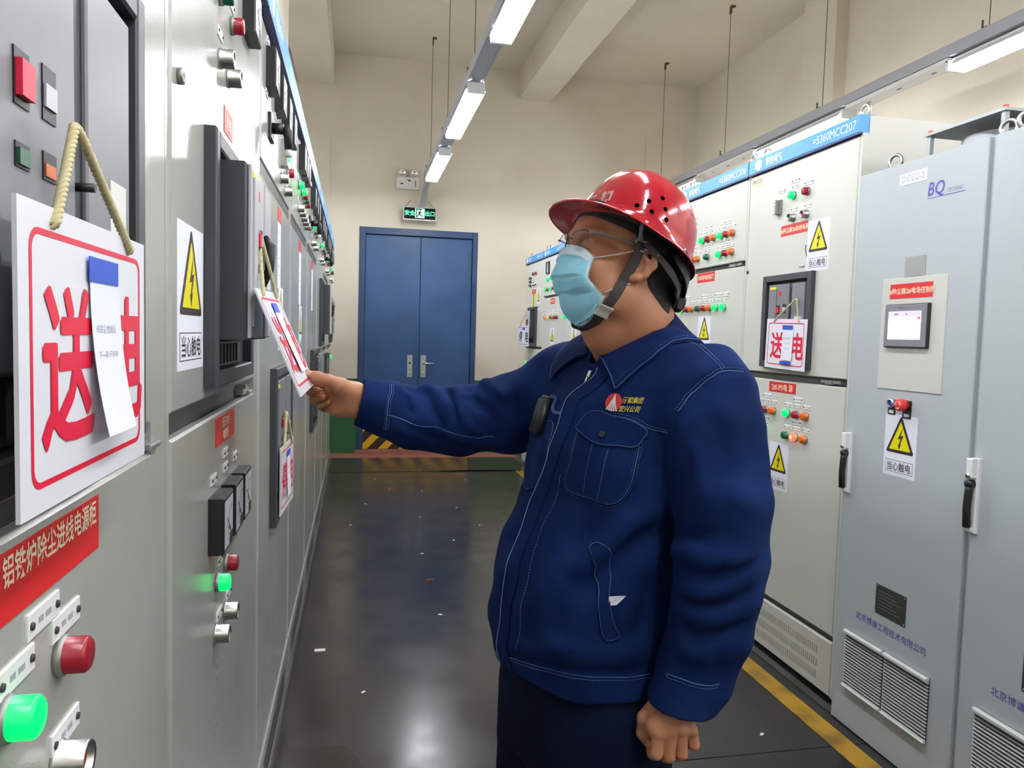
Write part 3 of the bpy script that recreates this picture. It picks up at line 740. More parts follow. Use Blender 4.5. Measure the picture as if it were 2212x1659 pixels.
def bq(yfar, W, label, extra):
    cab = empty('control_cabinet', (XB, yfar, 0), R_RIGHT, label=label, cat='control cabinet', group='tall blue-grey control cabinets on the right')
    b = MB(); b.cbox(.0, W, .0, 2.09, -.80, -.018, .004, 0)
    b.box(0, W, 2.087, 2.09, -.80, -.018, 0)
    b.build('cabinet_body', ['cab_bq'], cab)
    b = MB(); b.cbox(.0005, W - .022, .004, 2.088, -.018, 0, .003, 0)
    d = b.build('cabinet_door', ['cab_bq'], cab)
    b = MB(); b.cbox(.162, .464, 1.303, 1.69, 0, .0035, .0012); b.build('panel_plate', 'cab_mcc', d)
    sub('red_nameplate', red_mesh('2#除尘器2#电场控制柜', .200, .050, .0225), d, .304, 1.645, .0035)
    b = MB(); b.cbox(.198, .402, 1.450, 1.600, .0035, .016, .004, 0); b.cbox(.201, .399, 1.453, 1.597, .016, .019, .002, 1); b.box(.221, .377, 1.478, 1.575, .019, .0195, 2)
    b.box(.221, .377, 1.555, 1.575, .0195, .0197, 3); b.box(.25, .27, 1.563, 1.566, .0197, .0199, 4); b.box(.305, .312, 1.563, 1.566, .0197, .0199, 4); b.box(.36, .374, 1.548, 1.553, .0197, .0199, 5)
    b.text('M  2:1', .010, .285, 1.586, .0193, 4)
    b.build('touch_screen', ['black', 'hmi_grey', 'screen', 'screen_bar', 'ink', 'sign_red'], d)
    b = MB(); b.lathe([(.017, 0), (.017, .010), (.014, .014), (.012, .014), (.010, .012), (0, .012)], 20, mis=[0, 0, 0, 0, 1, 1], c=(.243, 1.255)); b.cbox(.225, .261, 1.215, 1.268, 0, .003, .001, 2); b.box(.232, .254, 1.220, 1.231, .003, .0035, 3)
    b.build('blue_push_button', ['steel', 'blue_btn', 'black', 'offwhite'], d)
    b = MB(); b.lathe([(.014, .003), (.014, .014), (.021, .017), (.0215, .036), (.018, .039), (0, .0395)], 22, 0, (.317, 1.255)); b.cbox(.297, .337, 1.208, 1.27, 0, .003, .001, 1); b.box(.305, .329, 1.214, 1.224, .003, .0035, 2)
    for k in range(3):
        a0 = k * 2 * PI / 3
        q = [(.317 + rr * math.cos(a0 + t), 1.255 + rr * math.sin(a0 + t)) for rr, ts in ((.014, (0, .4, .8, 1.2)), (.010, (1.2, .8, .4, 0))) for t in ts]
        b.prism(q, .0393, .0402, 2)
    b.build('emergency_stop_button', ['estop_red', 'black', 'offwhite'], d)
    sub('warning_label', WARN, d, .2925, 1.110)
    b = MB(); b.box(.218, .369, .497, .602, 0, .0015, 0)
    for uu in (.224, .363):
        for vv in (.503, .596): b.lathe([(.003, .0015), (.002, .003), (0, .003)], 8, 1, (uu, vv))
    for k in range(6): b.box(.235, .345 - .02 * (k % 3), .520 + .012 * k, .521 + .012 * k, .0015, .0018, 2)
    b.build('rating_plate', ['plate_dark', 'steel', 'plate_grey'], d)
    b = MB(); b.text('北京博谦工程技术有限公司', .030, .2925, .452, .0008, 0, sx=.985); b.build('lettering', 'bq_ink', d)
    louvre(d, .070, .277, .157, .377); louvre(d, .286, .494, .157, .377)
    extra(cab, d)
    return cab, d
def x1(cab, d):
    b = MB(); b.box(.215, .343, 2.010, 2.049, 0, .001, 0); b.text('DCG2-2', .033, .279, 2.0295, .0014, 1, sx=.93); b.build('name_sticker', ['paper', 'ink_soft'], d)
    b = MB(); b.text('BQ', .062, .388, 1.970, .0008, 0, bold=.01, sx=.88, shear=.16); b.text('TECHNIC', .020, .468, 1.958, .0008, 1, sx=.80, shear=.16); b.box(.350, .508, 1.9435, 1.9455, 0, .0006, 0)
    b.build('logo', ['bq_ink', 'bq_ink2'], d)
    b = MB(); b.box(.265, .361, 1.693, 1.760, 0, .0015, 0); 
    for k in range(6): b.box(.275, .345 - .015 * (k % 2), 1.703 + .009 * k, 1.704 + .009 * k, .0015, .0018, 1)
    b.build('rating_plate', ['plate_grey', 'ink_soft'], d)
    handle(d, .012, 1.122)
    for u, ww in ((.11, -.06), (.575, -.08)): place('lifting_eye', EYE, cab, (u, 2.089, ww), R_EYE @ Matrix.Rotation(.3, 3, 'Z'))
    b = MB(); b.lathe([(.13, 2.09), (.13, 2.185), (.12, 2.187), (0, 2.187)], 40, 0)
    c = b.mesh('fan_cowl', [M('cab_bq')]); o = place('fan_housing', c, cab, (.30, 0, -.335), None)
    # lathe axis w -> turn to v
    o.matrix_local = Matrix.Translation((.30, 0, -.335)) @ Matrix(((1, 0, 0, 0), (0, 0, 1, 0), (0, -1, 0, 0), (0, 0, 0, 1)))
    b = MB(); b.box(.125, .475, 2.214, 2.224, -.51, -.16, 0)
    for u in (.14, .46):
        for ww in (-.175, -.495): b.box(u - .008, u + .008, 2.09, 2.214, ww - .008, ww + .008, 0); b.box(u - .006, u + .006, 2.224, 2.234, ww - .006, ww + .006, 1)
    b.build('fan_cover', ['cab_bq', 'estop_red'], cab)
bq(2.54, .61, 'blue-grey control cabinet with a lit touch screen and a fan cover on top', x1)
def x2(cab, d):
    handle(d, -.0, 1.122)
    for u, ww in ((.05, -.06),): place('lifting_eye', EYE, cab, (u, 2.089, ww), R_EYE @ Matrix.Rotation(1.0, 3, 'Z'))
    b = MB(); b.box(.165, .27, .497, .602, .0016, .003, 0)
bq(1.93, .61, 'blue-grey control cabinet cut by the right edge of the picture, with a white door handle', x2)

# ------------------------------------------------------------ left-hand cabinets
XL = -.258
def lcab(y0, y1, label, doors, posts=True):
    W = y1 - y0
    cab = empty('switchgear_cabinet', (XL, y0, 0), R_LEFT, label=label, cat='switchgear cabinet', group='glossy grey switchgear cabinets on the left')
    b = MB(); b.box(.001, W - .001, .0, 2.385, -.78, -.03, 0); b.box(0.001, .022, .0, 2.30, -.03, -.003, 0); b.box(W - .075, W - .001, .0, 2.30, -.03, -.003, 0)
    b.box(.022, W - .075, .03, 2.30, -.031, -.024, 1)
    b.build('cabinet_body', ['cab_left', 'cab_dark'], cab)
    b = MB(); b.cbox(.003, W - .003, 2.308, 2.40, -.05, .020, .002, 0); b.box(.003, W - .003, 2.300, 2.308, -.05, .021, 1)
    b.text('赛迪电气', .055, .30, 2.355, .0206, 2, bold=.01); b.text('=536LV', .055, W - .25, 2.355, .0206, 2)
    b.lathe([(.03, .0204), (.018, .0205)], 20, 2, (.12, 2.355), smooth=False)
    b.build('header_strip', ['header_blue', 'header_dark', 'header_text'], cab)
    ds = []
    for a, c in doors:
        q = MB(); q.cbox(.024, W - .082, a, c, -.016, 0, .004); ds.append(q.build('cabinet_door', 'cab_left', cab))
    b = MB(); b.cbox(.006, W - .006, .028, .192, -.02, .004, .003, 0)
    for k in range(46):
        u = .16 + (W - .32) * k / 45; b.box(u - .003, u + .003, .06, .15, .0035, .0048, 1)
    for v in (.07, .11, .15): b.box(W - .04, W - .034, v - .008, v + .008, .0035, .005, 1); b.box(.03, .036, v - .008, v + .008, .0035, .005, 1)
    b.build('vent_plinth', ['cab_left', 'cab_dark'], cab)
    return cab, ds, W
def latch(cab, u, v):
    b = MB(); b.box(u - .05, u + .05, v - .012, v + .002, -.022, -.004, 0); b.cbox(u + .01, u + .06, v - .014, v - .006, -.02, .004, .002, 0); b.box(u - .03, u - .01, v + .002, v + .012, -.02, .0, 0)
    b.build('door_latch', 'steel_dull', cab)
def rotary(par, u, v):
    b = MB(); b.cbox(-.055, .055, -.045, .045, 0, .012, .003, 0)
    b.tube([(0, 0, .012), (0, 0, .055)], .020, 14, 0); b.tube([(0, .004, .058), (0, -.01, .072), (0, -.075, .074)], [.019, .019, .015], 10, 0); b.tube([(0, -.075, .074), (0, -.10, .074)], .014, 10, 1)
    o = sub('rotary_handle', b.mesh('rotary_handle', [M('black'), M('offwhite')]), par, u, v); o.scale = (.8, .8, .72)
def led_box(par, u, v):
    b = MB(); b.cbox(-.03, .03, -.045, .045, 0, .022, .002, 0); b.lathe([(.010, .022), (.008, .028), (0, .029)], 12, 1, (0, .018)); b.lathe([(.010, .022), (.008, .028), (0, .029)], 12, 1, (0, -.02))
    sub('status_light', b.mesh('status_light', [M('plate_grey'), M('green_led')]), par, u, v)
def paper_strip(par, u, v, h=.2, w=.085):
    b = MB(); b.box(-w / 2, w / 2, -h / 2, h / 2, 0, .0008, 0)
    for k in range(6): b.box(-w * .35, w * .3, h * (.35 - .13 * k), h * (.35 - .13 * k) + .002, .0008, .0011, 1)
    sub('paper_list', b.mesh('paper_list', [M('paper'), M('ink_soft')]), par, u, v)

# first (nearest)
cab, ds, W = lcab(.115, 1.125, 'nearest grey switchgear cabinet, its breaker behind the largest switch tag', [(.200, 1.287), (1.325, 2.290)])
lo, up = ds
breaker(up, .335, 1.325, .482, .485)
sub('red_nameplate', red_mesh('', .225, .055, .026, rows=['铝铁炉除尘进线电源柜'], sx=.8), lo, .605, 1.249)
for u, v in ((.576, 1.203), (.626, 1.180), (.522, 1.177), (.622, 1.077)): sub('nameplate', NP['l'], lo, u, v)
sub('indicator_lamp', LAMP['r'], lo, .612, 1.152); sub('indicator_lamp', LAMP['G'], lo, .502, 1.150); sub('push_button', PUSH['r'], lo, .604, 1.058); sub('push_button', PUSH['g'], lo, .50, 1.04)
latch(cab, .90, 1.305)
# second
cab, ds, W = lcab(1.125, 2.13, 'glossy grey switchgear cabinet second from the left edge with a drawn-out dark breaker', [(.200, 1.287), (1.325, 2.290)])
lo, up = ds
breaker(up, .255, 1.345, .485, .45, out=.050)
sub('warning_label', WARN, up, .153, 1.497, s=(1.22, 1.05))
lamps(up, [('g', .40, 2.07), ('r', .53, 2.065)]); pushes(up, [('k', .40, 1.955), ('k', .49, 1.948)]); plates(up, [(.40, 2.11), (.53, 2.105), (.40, 2.0), (.49, 1.99)])
sub('panel_meter', METER, up, .74, 2.17)
sub('key_lock', MB().lathe([(.012, 0), (.012, .008), (.004, .008), (0, .002)], 12).mesh('key_lock', [M('steel_dull')]), up, .067, 1.814)
sub('red_nameplate', red_mesh('进线', .10, .05), up, .50, 1.86)
sub('red_nameplate', red_mesh('', .222, .056, .022, rows=['低压进线', '电源柜']), lo, .480, 1.251)
for u, v in ((.479, 1.199), (.599, 1.172), (.48, 1.169), (.348, 1.168), (.518, .999), (.419, .995), (.521, .892), (.411, .888)): sub('nameplate', NP['s'], lo, u, v)
for u in (.352, .487, .612): sub('panel_meter', METER, lo, u, 1.088, s=(.95, .95))
lamps(lo, [('r', .482, .968), ('G', .382, .960)]); pushes(lo, [('r', .478, .868), ('g', .372, .862)])
latch(cab, .80, 1.305)
b = MB(); random.seed(5)
for k in range(14): u = .385 + random.uniform(-.02, .02); v = .82 - k * .012; b.box(u - .006, u + .006, v - .003, v + .003, .0001, .0004)
b.build('scuff_mark', 'plate_grey', lo)

def top_door(par, variant=0):
    if variant == 0:
        for k, u in enumerate((.18, .41, .63, .84)): sub('panel_meter', METER, par, u, 2.190); sub('nameplate', NP['s'], par, u - .01, 2.272)
        rotary(par, .23, 2.045); led_box(par, .60, 2.055)
        plates(par, [(.14, 2.118), (.38, 2.118), (.58, 2.12), (.60, 1.985), (.80, 1.985)]); lamps(par, [('r', .80, 2.03)]); pushes(par, [('k', .56, 1.965), ('k', .72, 1.95)])
    elif variant == 1:
        for k, u in enumerate((.42, .58, .74)): sub('panel_meter', METER, par, u, 2.215); sub('nameplate', NP['s'], par, u - .01, 2.285)
        lamps(par, [('G', .36, 2.09), ('G', .52, 2.09), ('r', .60, 2.085), ('g', .70, 2.08), ('r', .79, 2.075)]); plates(par, [(.36, 2.13), (.52, 2.13), (.60, 2.125), (.7, 2.12), (.79, 2.115)])
        pushes(par, [('k', .36, 1.99), ('k', .47, 1.985), ('k', .58, 1.98), ('k', .69, 1.975), ('k', .80, 1.97)]); plates(par, [(.36, 2.03), (.47, 2.025), (.58, 2.02)])
    else:
        for k, u in enumerate((.30, .55, .80)): sub('panel_meter', METER, par, u, 2.20); sub('nameplate', NP['s'], par, u - .01, 2.275)
        lamps(par, [('G', .40, 2.06), ('g', .62, 2.05), ('r', .80, 2.05)]); pushes(par, [('k', .40, 1.96), ('k', .62, 1.955)]); plates(par, [(.40, 2.10), (.62, 2.09), (.40, 2.0), (.62, 1.99)])
        if variant == 3: rotary(par, .16, 2.04)
# third
cab, ds, W = lcab(2.13, 3.12, 'grey switchgear cabinet with four black meters, a rotary handle and a low tagged breaker', [(.200, 1.872), (1.912, 2.290)])
lo, up = ds; top_door(up, 0)
b = MB(); b.box(.02, W - .08, 1.874, 1.910, -.02, -.004); b.build('door_gap_rail', 'plate_dark', cab)
breaker(lo, .29, .83, .60, .50)
sub('red_nameplate', red_mesh('', .10, .045), lo, .53, 1.835); paper_strip(lo, .53, 1.70, .22, .10); sub('warning_label', WARN, lo, .60, 1.49, s=(1, 1))
switch_tag((-.222, 2.61, 1.075), R_LEFT @ Matrix.Rotation(math.radians(-3), 3, 'Y'), 'small violet-looking switch tag hanging low on the third cabinet below the outstretched hand', (-.03, .10, 0), W=.30, H=.22, char='停', flap=.004, cord_r=.0045)
# fourth
cab, ds, W = lcab(3.12, 4.14, 'grey switchgear cabinet with top green lamps and a tall paper list on its door', [(.200, 1.872), (1.912, 2.290)])
lo, up = ds; top_door(up, 1); b = MB(); b.box(.02, W - .08, 1.874, 1.910, -.02, -.004); b.build('door_gap_rail', 'plate_dark', cab)
sub('red_nameplate', red_mesh('', .13, .05), lo, .49, 1.835); paper_strip(lo, .50, 1.69, .24, .12); sub('warning_label', WARN, lo, .55, 1.46)
b = MB(); b.text('5#配电柜', .05, 0, 0, .001, 0); sub('lettering', b.mesh('lettering', [M('ink')]), lo, .55, 1.30)
# fifth
cab, ds, W = lcab(4.14, 5.16, 'grey switchgear cabinet with a low black breaker frame behind the outstretched hand', [(.200, 1.872), (1.912, 2.290)])
lo, up = ds; top_door(up, 3); b = MB(); b.box(.02, W - .08, 1.874, 1.910, -.02, -.004); b.build('door_gap_rail', 'plate_dark', cab)
sub('red_nameplate', red_mesh('', .13, .05), lo, .45, 1.835); paper_strip(lo, .46, 1.69, .24, .10)
breaker(lo, .35, .86, .50, .48, out=.03)
# sixth
cab, ds, W = lcab(5.16, 6.18, 'grey switchgear cabinet far down the left row with a drawn-out dark breaker', [(.200, 1.287), (1.325, 2.290)])
lo, up = ds; top_door(up, 2); breaker(up, .33, 1.345, .485, .48, out=.060)
# seventh, eighth
cab, ds, W = lcab(6.18, 7.20, 'grey switchgear cabinet second from the far end of the left row', [(.200, 1.287), (1.325, 1.872), (1.912, 2.290)])
top_door(ds[2], 3); breaker(ds[0], .35, .84, .5, .42); lamps(ds[1], [('G', .5, 1.6)])
b = MB(); b.box(.02, W - .08, 1.874, 1.910, -.02, -.004); b.build('door_gap_rail', 'plate_dark', cab)
cab, ds, W = lcab(7.20, 8.20, 'grey switchgear cabinet at the far end of the left row, nearest the door', [(.200, 1.287), (1.325, 2.290)])
lo, up = ds; top_door(up, 2); breaker(up, .3, 1.345, .485, .45, out=.02); lamps(lo, [('G', .5, 1.2)])

# riser standing on the left row
b = MB(); b.cbox(-.95, -.395, 3.7, 4.5, 2.386, 4.296, .004)
b.build('busbar_riser', 'wall', label='cream riser casing standing on top of the left cabinet row up to the beam', cat='cable riser')
# ceiling detector
b = MB(); b.lathe([(.06, 0), (.06, .02), (.045, .045), (.02, .055), (0, .055)], 20, 0)
b.build('smoke_detector', 'white', loc=(.80, 7.35, ZC), rot=Matrix.Rotation(PI, 3, 'X'), label='small round white smoke detector on the ceiling at the top edge of the picture', cat='smoke detector')

# floor litter
def scrap(x, y, w, h, a, label, m='white'):
    b = MB(); b.box(-w / 2, w / 2, -h / 2, h / 2, 0, .001); b.build('paper_scrap', m, loc=(x, y, .0003), rot=Matrix.Rotation(a, 3, 'Z'), label=label, cat='paper scrap', group='scraps on the aisle floor')
scrap(-.14, 3.436, .048, .028, .03, 'largest white paper scrap on the floor beside the left cabinet plinths')
random.seed(11)
for i, (px_, py_) in enumerate([(.10, 6.4), (.33, 7.0), (.52, 5.9), (-.02, 5.7), (.62, 6.9), (.95, 5.6), (.45, 4.9), (.85, 6.2), (1.1, 7.4), (.2, 7.5), (.7, 5.2), (.05, 3.0), (.45, 3.8), (1.5, 2.45), (1.45, 2.2)]):
    scrap(px_, py_, random.uniform(.012, .022), random.uniform(.008, .014), random.uniform(0, 3), 'tiny pale scrap scattered on the black floor of the aisle')
b = MB(); b.tube([(0, 0, .004), (.02, .01, .004), (.05, .0, .004)], .003, 5); b.build('plastic_scrap', 'estop_red', loc=(.42, 4.35, 0), label='thin red plastic scrap lying on the floor in mid aisle', cat='scrap')
# the tag held out from the second cabinet
u = Vector((0.02995034, 0.99943913, 0.01497993)); v = Vector((-0.3878221, -0.0021933, 0.92173164)); w_ = u.cross(v)
RT = Matrix((u, v, w_)).transposed()
switch_tag((-0.1778, 1.5866, 1.5276), RT, 'white switch tag held in the outstretched hand, swung out from the second cabinet', (.015, .120, .030), W=.30, H=.215, char='送', flap=.003, strip=(.42, .66), cord_r=.0036)
switch_tag((-.213, .681, 1.532), R_LEFT, 'largest white switch tag with big red characters hanging on the nearest left cabinet', (-.022, .070, -.006), W=.292, H=.213, char='送', flap=.014, cord_r=.0036)
# ------------------------------------------------------------ the worker: implicit surfaces, meshed as one skin each
class Grid:
    def __init__(s, lo, hi, h):
        s.lo = np.array(lo, float); s.h = h; s.n = np.ceil((np.array(hi) - s.lo) / h).astype(int) + 1
        s.d = np.full(tuple(s.n), 0.5, np.float32)
        s.ax = [s.lo[i] + np.arange(s.n[i]) * h for i in range(3)]
    def sub(s, a, b):
        i0 = np.maximum(0, np.floor((np.array(a) - s.lo) / s.h).astype(int)); i1 = np.minimum(s.n, np.ceil((np.array(b) - s.lo) / s.h).astype(int) + 1)
        if (i1 <= i0).any(): return None, None
        sl = tuple(slice(p, q) for p, q in zip(i0, i1))
        X, Y, Z = np.meshgrid(*[s.ax[k][sl[k]].astype(np.float32) for k in range(3)], indexing='ij', sparse=True)
        return sl, (X, Y, Z)
    def join(s, sl, e, k, op=1):
        if sl is None: return
        a = s.d[sl]
        if op == 1:
            if k > 0: h = np.clip(.5 + .5 * (a - e) / k, 0, 1); s.d[sl] = a + (e - a) * h - k * h * (1 - h)
            else: s.d[sl] = np.minimum(a, e)
        else:        # subtract e
            if k > 0: h = np.clip(.5 - .5 * (a + e) / k, 0, 1); s.d[sl] = a + (-e - a) * h + k * h * (1 - h)
            else: s.d[sl] = np.maximum(a, -e)
    def cone(s, a, b, ra, rb, k=.01, op=1, squash=None):
        a = np.array(a, float); b = np.array(b, float); R = max(ra, rb) + k + .02
        sl, P = s.sub(np.minimum(a, b) - R, np.maximum(a, b) + R)
        if sl is None: return s
        d = b - a; L2 = max(1e-12, d.dot(d))
        q = [P[i] - a[i] for i in range(3)]
        t = np.clip((q[0] * d[0] + q[1] * d[1] + q[2] * d[2]) / L2, 0, 1)
        v = [q[i] - d[i] * t for i in range(3)]
        if squash is not None:      # (direction, factor): thinner along direction
            n, f = np.array(squash[0], float), squash[1]; n = n / np.linalg.norm(n)
            dn = v[0] * n[0] + v[1] * n[1] + v[2] * n[2]; m = (1 / f - 1)
            v = [v[i] + dn * n[i] * m for i in range(3)]
        e = np.sqrt(v[0] ** 2 + v[1] ** 2 + v[2] ** 2) - (ra + (rb - ra) * t)
        s.join(sl, e.astype(np.float32), k, op); return s
    def chain(s, pts, rs, k=.01, op=1, squash=None):
        for i in range(len(pts) - 1): s.cone(pts[i], pts[i + 1], rs[i], rs[i + 1], k, op, squash)
        return s
    def ell(s, c, ax, r, k=.01, op=1):
        c = np.array(c, float); R = max(r) + k + .02
        sl, P = s.sub(c - R, c + R)
        if sl is None: return s
        q = [P[i] - c[i] for i in range(3)]
        w = [(q[0] * A[0] + q[1] * A[1] + q[2] * A[2]) / rr for A, rr in zip(ax, r)]
        n = np.sqrt(w[0] ** 2 + w[1] ** 2 + w[2] ** 2)
        g = np.sqrt((w[0] / r[0]) ** 2 + (w[1] / r[1]) ** 2 + (w[2] / r[2]) ** 2) + 1e-6
        e = n * (n - 1) / g
        s.join(sl, e.astype(np.float32), k, op); return s
    def stroke(s, pts, r, amp):
        A = np.array(pts, float); R = r * 2.6
        sl, P = s.sub(A.min(0) - R, A.max(0) + R)
        if sl is None: return s
        best = None; L = len(A) - 1
        for i in range(L):
            a, b = A[i], A[i + 1]; d = b - a; q = [P[j] - a[j] for j in range(3)]
            t = np.clip((q[0] * d[0] + q[1] * d[1] + q[2] * d[2]) / max(1e-12, d.dot(d)), 0, 1)
            dd = sum((q[j] - d[j] * t) ** 2 for j in range(3)); w = (i + t) / L; fade = np.minimum(1, np.minimum(w, 1 - w) * 5 + .15)
            val = np.exp(-dd / (r * r)) * fade
            best = val if best is None else np.maximum(best, val)
        s.d[sl] -= (amp * best).astype(np.float32)
        return s
    def mesh(s):
        d = s.d; n = s.n; ins = d < 0
        c = [slice(0, -1), slice(1, None)]
        cnt = sum(ins[c[i], c[j], c[k]].astype(np.int8) for i in (0, 1) for j in (0, 1) for k in (0, 1))
        act = (cnt > 0) & (cnt < 8); I = np.argwhere(act); idx = np.full(act.shape, -1, np.int32); idx[act] = np.arange(len(I))
        corner = {(i, j, k): d[I[:, 0] + i, I[:, 1] + j, I[:, 2] + k].astype(float) for i in (0, 1) for j in (0, 1) for k in (0, 1)}
        S = np.zeros((len(I), 3)); N = np.zeros(len(I))
        for ax in range(3):
            for p in (0, 1):
                for q in (0, 1):
                    a = [0, 0, 0]; o = [x for x in range(3) if x != ax]; a[o[0]] = p; a[o[1]] = q; b = list(a); b[ax] = 1
                    A, B = corner[tuple(a)], corner[tuple(b)]; m = (A < 0) != (B < 0); t = np.where(m, A / np.where(m, A - B, 1), 0)
                    pos = np.array(a, float)[None, :].repeat(len(I), 0); pos[:, ax] = t
                    S += pos * m[:, None]; N += m
        V = s.lo + (I + S / N[:, None]) * s.h
        F = []
        for ax in range(3):
            o = [(ax + 1) % 3, (ax + 2) % 3]
            sa = [slice(None)] * 3; sb = [slice(None)] * 3; sa[ax] = slice(0, -1); sb[ax] = slice(1, None)
            x = ins[tuple(sa)] != ins[tuple(sb)]; E = np.argwhere(x)
            E = E[(E[:, o[0]] > 0) & (E[:, o[1]] > 0) & (E[:, o[0]] < n[o[0]] - 1) & (E[:, o[1]] < n[o[1]] - 1)]
            def cell(di, dj):
                G = E.copy(); G[:, o[0]] -= di; G[:, o[1]] -= dj; return idx[G[:, 0], G[:, 1], G[:, 2]]
            Q = np.stack([cell(1, 1), cell(0, 1), cell(0, 0), cell(1, 0)], 1)
            fl = ins[E[:, 0], E[:, 1], E[:, 2]]
            Q[~fl] = Q[~fl][:, ::-1]; F.append(Q)
        F = np.concatenate(F); F = F[(F >= 0).all(1)]
        return V, F
def relax(V, F, it=1, lam=.5):
    e = np.concatenate([F[:, [0, 1]], F[:, [1, 2]], F[:, [2, 3]], F[:, [3, 0]]])
    for _ in range(it):
        s = np.zeros_like(V); c = np.zeros(len(V))
        for a, b in ((0, 1), (1, 0)):
            for q in range(3): s[:, q] += np.bincount(e[:, a], V[e[:, b], q], len(V))
            c += np.bincount(e[:, a], None, len(V))
        V = V + lam * (s / c[:, None] - V)
    return V
def np_mesh(name, V, F, mats, mi=None):
    me = bpy.data.meshes.new(name)
    me.vertices.add(len(V)); me.vertices.foreach_set('co', np.asarray(V, np.float32).ravel())
    me.loops.add(F.size); me.loops.foreach_set('vertex_index', F.ravel().astype(np.int32))
    me.polygons.add(len(F)); me.polygons.foreach_set('loop_start', np.arange(0, F.size, F.shape[1], dtype=np.int32))
    me.polygons.foreach_set('use_smooth', np.ones(len(F), bool))
    for m in mats: me.materials.append(M(m))
    if mi is not None: me.polygons.foreach_set('material_index', np.asarray(mi, np.int32))
    me.update(calc_edges=True); me.validate()
    return me
def V3(*a): return np.array(a, float)
def unit(v): return v / np.linalg.norm(v)

mat('skin', (0.49, 0.222, 0.118), 0.48, sss=.12, bump=(260, .12, .001), var=(14, (0.40, 0.168, 0.088), .35, .7))
mat('hair', (0.012, 0.010, 0.010), 0.6, bump=(500, .8, .002))
def denim_material(name, c1, c2, c3):
    m = bpy.data.materials.new(name); m.use_nodes = True; nt = m.node_tree; b = nt.nodes['Principled BSDF']
    b.inputs['Roughness'].default_value = .88; b.inputs['Specular IOR Level'].default_value = .09
    b.inputs['Sheen Weight'].default_value = .0; b.inputs['Sheen Tint'].default_value = (.5, .65, 1, 1)
    tc = nt.nodes.new('ShaderNodeTexCoord')
    n = nt.nodes.new('ShaderNodeTexNoise'); n.inputs['Scale'].default_value = 9; n.inputs['Detail'].default_value = 7
    n2 = nt.nodes.new('ShaderNodeTexNoise'); n2.inputs['Scale'].default_value = 900; n2.inputs['Detail'].default_value = 2
    n3 = nt.nodes.new('ShaderNodeTexNoise'); n3.inputs['Scale'].default_value = 38; n3.inputs['Detail'].default_value = 4
    for q in (n, n2, n3): nt.links.new(tc.outputs['Object'], q.inputs['Vector'])
    r = nt.nodes.new('ShaderNodeValToRGB'); e = r.color_ramp.elements
    e[0].position = .35; e[0].color = (*c1, 1); e[1].position = .75; e[1].color = (*c3, 1); k = e.new(.55); k.color = (*c2, 1)
    nt.links.new(n.outputs[0], r.inputs[0])
    mx = nt.nodes.new('ShaderNodeMix'); mx.data_type = 'RGBA'; mx.blend_type = 'OVERLAY'; mx.inputs[0].default_value = .35
    nt.links.new(r.outputs[0], mx.inputs[6]); nt.links.new(n2.outputs[0], mx.inputs[7]); nt.links.new(mx.outputs[2], b.inputs['Base Color'])
    ad = nt.nodes.new('ShaderNodeMath'); ad.operation = 'MULTIPLY_ADD'; ad.inputs[1].default_value = .25
    nt.links.new(n2.outputs[0], ad.inputs[0]); nt.links.new(n3.outputs[0], ad.inputs[2])
    bp = nt.nodes.new('ShaderNodeBump'); bp.inputs['Strength'].default_value = .35; bp.inputs['Distance'].default_value = .002
    nt.links.new(ad.outputs[0], bp.inputs['Height']); nt.links.new(bp.outputs[0], b.inputs['Normal'])
    MATS[name] = m
denim_material('denim', (0.0034, 0.0122, 0.058), (0.0048, 0.0165, 0.080), (0.0085, 0.027, 0.112))
denim_material('denim_worn', (0.022, 0.055, 0.16), (0.07, 0.13, 0.28), (0.20, 0.29, 0.46))
denim_material('trouser', (0.003, 0.006, 0.022), (0.004, 0.008, 0.028), (0.006, 0.011, 0.036))
mat('stitch', (0.16, 0.25, 0.45), 0.8)
mat('stitch_pale', (0.36, 0.42, 0.55), 0.8)
mat('jacket_lining', (0.012, 0.02, 0.06), 0.9)

FT = V3(-.951, -.309, 0); LT = V3(.309, -.951, 0); UZ = V3(0, 0, 1)      # torso: forward, his left, up
SHL, ELL, WRL = V3(.586, 1.172, 1.362), V3(.583, 1.096, 1.100), V3(.533, 1.108, .872)
SHR, ELR, WRR = V3(.438, 1.545, 1.345), V3(.222, 1.665, 1.258), V3(.010, 1.68, 1.300)
TZ = [.70, .78, .90, 1.08, 1.25, 1.34, 1.40, 1.44, 1.47]
TX = [.437, .437, .442, .466, .490, .505, .517, .526, .53]
TY = [1.345, 1.345, 1.345, 1.348, 1.353, 1.360, 1.366, 1.372, 1.375]
TA = [.150, .152, .160, .155, .137, .118, .090, .066, .055]          # half depth
TB = [.184, .187, .194, .197, .197, .192, .165, .105, .070]          # half width
def torso(g, da=0.0, k=.03, op=1, z0=.70, z1=1.47):
    sl, (X, Y, Z) = g.sub((.1, 1.0, z0 - .05), (.85, 1.75, z1 + .05))
    zz = Z.ravel(); cx = np.interp(zz, TZ, TX)[None, None, :]; cy = np.interp(zz, TZ, TY)[None, None, :]
    a = (np.interp(zz, TZ, TA) + da)[None, None, :]; b = (np.interp(zz, TZ, TB) + da)[None, None, :]
    u = (X - cx) * FT[0] + (Y - cy) * FT[1]; v = (X - cx) * LT[0] + (Y - cy) * LT[1]
    p = 2.3
    n = (np.abs(u / a) ** p + np.abs(v / b) ** p) ** (1 / p)
    e = (n - 1) * np.minimum(a, b)
    e = np.maximum(e, np.maximum(z0 - Z, Z - z1))
    g.join(sl, e.astype(np.float32), k, op)

